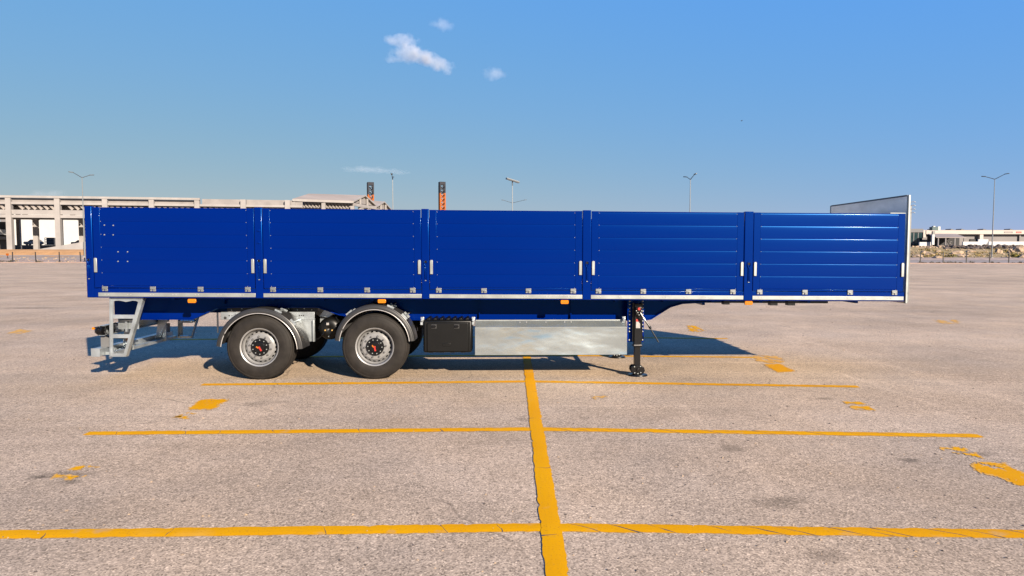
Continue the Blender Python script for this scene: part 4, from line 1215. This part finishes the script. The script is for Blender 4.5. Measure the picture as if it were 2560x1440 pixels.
for px in (2345, 2363.5, 2386.5, 2410):
    p = sp(px, 609, 220.4); t = sp(px, 595.2, 220.4)
    MB().box(p.x - .17, p.x + .17, p.y - .17, p.y + .17, -.4, t.z - .05).build('post', M['wall_grey'], sh)
p, q = sp(2318, 611, 229.5), sp(2399, 588, 229.5)
MB().box(p.x, q.x, p.y, p.y + .2, -.4, q.z).build('back_wall', M['dark'], sh)
p, q = sp(2366, 610, 222), sp(2381, 600, 222)
MB().bar((p.x, p.y, 0), (q.x, q.y, 1.3), .15, .3).build('machine_arm', M['wall_grey'], sh)
MB().bar((q.x, p.y + .5, 0), (p.x, q.y + .5, 1.3), .15, .3).build('machine_arm', M['wall_grey'], sh)
def low_wall(pxa, pxb, pya, pyb, Y, label):
    a, b = at(pxa, pya, Y), at(pxb, pyb, Y)
    o = MB().box(a.x, b.x, Y, Y + .5, b.z - .6, a.z).build('low_white_wall', M['white'], smooth=0, bevel=.04)
    tag(o, label, 'wall', 'low white walls before the factory')
low_wall(2299, 2328, 605.3, 612, 206, 'short low white wall left of the sign pylon')
low_wall(2408, 2466, 604.2, 611, 212, 'low white wall right of the open shed')
low_wall(2472, 2700, 604.0, 611, 212, 'long low white wall behind the lamp post running out of the picture')
low_wall(2446, 2471, 598.2, 604.0, 216, 'raised white wall block beside the dark doorway')
Yp = 205
ps = empty('sign_pylon', (at(2331.5, 608, Yp).x, Yp, 4.5)); tag(ps, 'white sign pylon with a teal box on top before the factory', 'sign')
O3 = Vector(ps.location)
def pb(name, m, pxa, pxb, pya, pyb, d0, d1):
    a, b = at(pxa, pya, Yp) - O3, at(pxb, pyb, Yp) - O3
    return MB().box(a.x, b.x, d0, d1, b.z, a.z).build(name, M[m], ps, bevel=.02)
pb('shaft', 'white', 2329.5, 2334.5, 586, 612, -.3, .3)
pb('shaft_sleeve', 'grey', 2330.5, 2336, 578, 585.8, -.3, .3)
pb('sign_box', 'teal', 2326.5, 2341, 567.5, 575.8, -.9, .6)
pb('sign_side', 'white', 2341.2, 2347.5, 566.5, 575.8, -.7, .6)
pb('sign_cap', 'white', 2331, 2336, 565, 567.4, -.5, .4)

# boulders, rubble, shrubs and weeds in the rocky field
def boulder_mesh(seed, sub=2):
    bm = bmesh.new(); bmesh.ops.create_icosphere(bm, subdivisions=sub, radius=1)
    rr = random.Random(seed); off = Vector((rr.random() * 50, rr.random() * 50, rr.random() * 50))
    for v in bm.verts:
        n = mnoise.noise(v.co * 1.1 + off) * .55 + mnoise.noise(v.co * 2.7 + off) * .2
        v.co *= 1 + n
        v.co.z = max(v.co.z, -.55)
    me = bpy.data.meshes.new('boulder'); bm.to_mesh(me); bm.free()
    return me
rocks = [boulder_mesh(s) for s in range(5)]
for me in rocks: me.materials.append(M['stone'])
BL = [(2495, 632, .85, 1.15, 'upright pale boulder just right of the free standing lamp post'), (2524, 631, .8, 1.0, 'pale boulder with a lit left side between the lamp post and the yellow bush'),
      (2548, 628, 1.3, 1.5, 'largest upright pale boulder near the right picture edge'), (2391, 632, 1.7, .65, 'long flat pale slab in the middle of the rocky field'),
      (2424, 628, 1.2, .5, 'low pale slab left of the lamp post under the dark rubble'), (2310, 633, 1.1, .8, 'pale boulder behind the first fence posts near the trailer nose'),
      (2322, 637, 1.4, .7, 'broad pale boulder low in the field by the trailer nose'), (2295, 640, 1.0, .55, 'flat stone closest to the trailer headboard'),
      (2343, 629, .9, .5, 'small pale stone above the second fence gap'), (2344, 642, 1.0, .4, 'flat stone at the field edge left of the green weed'),
      (2402, 638, 1.6, .4, 'low pale slab at the foot of the field slope'), (2558, 642, 1.1, .7, 'pale stone at the field edge right of the yellow bush'),
      (2372, 618, .8, .6, 'reddish stone on top of the dark rubble heap')]
def t_for(py):     # distance behind the lot edge whose ground shows at this height
    best = min(range(160, 800), key=lambda k: abs(py - (630 - (height(85, k / 10) - CAM_H) * FPX / (edge(85) + k / 10))))
    return best / 10
for i, (px, py, w, h, lab) in enumerate(BL):
    t = t_for(py + 3); Y = edge(85) + t; X = (px - 1280) / FPX * Y
    o = put('boulder', rocks[i % 5], None, (X, Y, height(X, t) + h * .2), (0, 0, i * 1.3))
    o.scale = (w, w * .8, h); tag(o, lab, 'boulder', 'pale boulders in the rocky field')
def heap(name, m, n, xr, tr, sz, seed, hgt=0.0):
    rr = random.Random(seed); mb = MB()
    base = [boulder_mesh(seed * 10 + k, 1) for k in range(4)]
    data = [([v.co.copy() for v in me.vertices], [tuple(p.vertices) for p in me.polygons]) for me in base]
    for me in base: bpy.data.meshes.remove(me)
    for i in range(n):
        t = rr.uniform(*tr); Y0 = edge(85) + t
        X = (rr.uniform(*xr) - 1280) / FPX * Y0
        Y = edge(X) + t
        s = sz * rr.uniform(.4, 1.3); vs_, fs_ = rr.choice(data)
        b = len(mb.v); rz = Matrix.Rotation(rr.uniform(0, 6.3), 3, 'Z')
        up = hgt * rr.random() * (1 - abs(2 * (t - tr[0]) / (tr[1] - tr[0]) - 1))
        for v in vs_:
            q = rz @ v; mb.v.append((X + q.x * s, Y + q.y * s, height(X, t) + .15 * s + up + q.z * s * .7))
        for f in fs_: mb.face([b + k for k in f])
    return tag(mb.build(name, M[m], smooth=0), kind='stuff')
heap('dark_rubble', 'stone_dark', 420, (2352, 2660), (57, 67), .55, 3, .75)
heap('pale_rubble', 'stone', 240, (2270, 2660), (62, 74), .45, 4, .2)
heap('scattered_stones', 'stone', 300, (2255, 2680), (20, 56), .26, 5)
heap('verge_stones', 'stone', 160, (-60, 260), (.5, 9), .14, 6)

def leaves(name, m, spots, seed, label=None, n=160, leaf=.16):
    rr = random.Random(seed); mb = MB()
    for (X, Y, Z, rx, rz) in spots:
        for i in range(n):
            a, b_ = rr.uniform(0, 6.283), math.acos(rr.uniform(-.15, 1)); q = rr.uniform(.55, 1.0) * (1 + .25 * math.sin(3 * a + seed))
            c = Vector((X + rx * q * math.sin(b_) * math.cos(a), Y + rx * q * math.sin(b_) * math.sin(a), Z + rz * q * math.cos(b_)))
            u = Vector((rr.gauss(0, 1), rr.gauss(0, 1), rr.gauss(0, 1))).normalized() * leaf * rr.uniform(.6, 1.4)
            w = u.cross(Vector((rr.gauss(0, 1), rr.gauss(0, 1), rr.gauss(0, 1)))).normalized() * leaf * .5
            mb.poly([c - u, c + w, c + u, c - w])
    return mb.build(name, M[m], smooth=0)
def place(px, py):
    t = t_for(py); Y = edge(85) + t; X = (px - 1280) / FPX * Y
    return X, Y, height(X, t)
X, Y, Z = place(2540, 644)
tag(leaves('shrub', 'leaf_yellow', [(X - .4, Y, Z, 1.0, .95), (X + .7, Y + .3, Z, .8, .75)], 1, n=420), 'round yellow green bush at the right edge of the rocky field', 'bush')
X, Y, Z = place(2371, 643.5)
tag(leaves('shrub', 'leaf', [(X, Y, Z, .45, .4)], 2), 'small dark green bush at the foot of the rocky field', 'bush')
X, Y, Z = place(2392, 641)
tag(leaves('shrub', 'leaf_yellow', [(X, Y, Z, 1.0, .3)], 3), 'low yellowish grass clump below the long flat slab', 'bush')
rr = random.Random(11); sp_ = []
for px in [2301, 2330, 2345, 2360, 2385, 2427, 2460, 2495, 2532, 2550, 2585] + [2310, 2372, 2400, 2480]:
    X = (px - 1280) / FPX * 125; Y = edge(X) + 1.2 + rr.uniform(0, 1.2); sp_.append(((px - 1280) / FPX * Y, Y, .02, rr.uniform(.25, .75), rr.uniform(.15, .4)))
for px in [-30, -5, 3, 10, 22, 28, 40, 95, 102, 150, 170]:
    X = (px - 1280) / FPX * 131; Y = edge(X) + 1.2 + rr.uniform(0, 1.5); sp_.append(((px - 1280) / FPX * Y, Y, .05, rr.uniform(.3, .9), rr.uniform(.25, .6) * (1 if px < 45 else .6)))
tag(leaves('weeds', 'leaf_dark', sp_, 5, n=60, leaf=.13), kind='stuff')
sp_ = []
for i in range(90):
    t = rr.uniform(22, 56); px = rr.uniform(2255, 2680); Y0 = edge(85) + t; X = (px - 1280) / FPX * Y0
    sp_.append((X, edge(X) + t, height(X, t), rr.uniform(.4, 1.3), rr.uniform(.15, .45)))
tag(leaves('dry_grass_clumps', 'dry_grass', sp_, 6, n=45, leaf=.2), kind='stuff')
# a little yellow sign and rubbish at the left edge of the lot
p = at(19, 645, 138)
sg = empty('warning_sign', (p.x, p.y, p.z)); tag(sg, 'tiny orange warning sign on a stick before the earth bank', 'sign')
MB().box(-.04, .04, -.04, .04, 0, .8).build('stick', M['post'], sg)
MB().box(-.28, .28, -.05, -.02, .5, .95).build('sign_plate', M['orange_steel'], sg)

# ------------------------------------------------------------------ bird and clouds
b = at(1854, 302, 90)
bird = empty('bird', b, R(15)); tag(bird, 'tiny dark bird flying alone in the sky above the right half of the trailer', 'bird')
MB().lathe([(-.13, .001), (-.08, .035), (.0, .05), (.08, .03), (.16, .004)], 10).build('body', M['bird'], bird, (0, 0, 0)).rotation_euler = (0, 0, R(80))
for s in (-1, 1):
    mb = MB(); mb.hexa([(-.05, 0, 0), (.05, 0, 0), (.03, s * .22, .05), (-.03, s * .22, .05), (-.05, 0, .012), (.05, 0, .012), (.03, s * .22, .06), (-.03, s * .22, .06)])
    mb.build('wing', M['bird'], bird, smooth=0)

def cloud_material():
    m = bpy.data.materials.new('cloud_vapour'); m.use_nodes = True
    n, l = m.node_tree.nodes, m.node_tree.links
    n.clear()
    out = n.new('ShaderNodeOutputMaterial'); pv = n.new('ShaderNodeVolumePrincipled')
    pv.inputs['Color'].default_value = (.97, .97, .98, 1); pv.inputs['Anisotropy'].default_value = 0.0
    tc = n.new('ShaderNodeTexCoord')
    ln = n.new('ShaderNodeVectorMath'); ln.operation = 'LENGTH'; l.new(tc.outputs['Object'], ln.inputs[0])
    geo = n.new('ShaderNodeNewGeometry')
    nz = n.new('ShaderNodeTexNoise'); nz.inputs['Scale'].default_value = .030; nz.inputs['Detail'].default_value = 5; nz.inputs['Roughness'].default_value = .6
    l.new(geo.outputs['Position'], nz.inputs['Vector'])
    oi = n.new('ShaderNodeObjectInfo')
    a = n.new('ShaderNodeMath'); a.operation = 'MULTIPLY_ADD'; l.new(nz.outputs[0], a.inputs[0]); a.inputs[1].default_value = 1.75
    s = n.new('ShaderNodeMath'); s.operation = 'MULTIPLY'; l.new(ln.outputs['Value'], s.inputs[0]); s.inputs[1].default_value = -1.0
    l.new(s.outputs[0], a.inputs[2])
    r = n.new('ShaderNodeMapRange'); r.inputs[1].default_value = .02; r.inputs[2].default_value = .75; r.inputs[3].default_value = 0; r.inputs[4].default_value = 1
    l.new(a.outputs[0], r.inputs[0])
    d = n.new('ShaderNodeMath'); d.operation = 'MULTIPLY'; l.new(r.outputs[0], d.inputs[0])
    sx = n.new('ShaderNodeSeparateColor'); l.new(oi.outputs['Color'], sx.inputs[0])
    l.new(sx.outputs[0], d.inputs[1])
    l.new(d.outputs[0], pv.inputs['Density'])
    l.new(pv.outputs[0], out.inputs['Volume'])
    return m
M['cloud'] = cloud_material()
bm = bmesh.new(); bmesh.ops.create_icosphere(bm, subdivisions=3, radius=1)
puff_mesh = bpy.data.meshes.new('puff'); bm.to_mesh(puff_mesh); bm.free(); puff_mesh.materials.append(M['cloud'])
YC = 2600.0
def cloud(label, puffs):
    c0 = at(puffs[0][0], puffs[0][1], YC)
    c = empty('cloud', c0); tag(c, label, 'cloud', 'small white clouds in the blue sky')
    for px, py, wx, wy, rot, dens in puffs:
        p = at(px, py, YC) - c0; k = YC / FPX
        o = put('puff', puff_mesh, c, tuple(p), (0, R(rot), 0))
        o.scale = (wx * k, max(wx, wy) * k * .6, wy * k)
        o.color = (dens, dens, dens, 1)
cloud('largest white cloud, ragged and trailing down to the right', [(1008, 103, 44, 22, 0, .014), (1030, 135, 62, 26, 4, .014), (1052, 140, 54, 24, 25, .013), (1088, 157, 48, 22, 22, .013), (1112, 166, 30, 22, 15, .013), (974, 100, 24, 16, 0, .008), (990, 148, 34, 12, 0, .010)])
cloud('small faint cloud above the largest one', [(1110, 62, 30, 20, 14, .007), (1088, 60, 22, 10, 0, .004)])
cloud('small faint cloud right of and below the largest one', [(1236, 184, 36, 22, 5, .007)])
cloud('thin pinkish streak of cloud low over the lattice masts', [(915, 424, 70, 10, 1, .0030), (985, 429, 46, 9, 3, .0035)])
cloud('very faint cloud low at the left above the concrete frame', [(115, 486, 60, 14, -3, .002)])
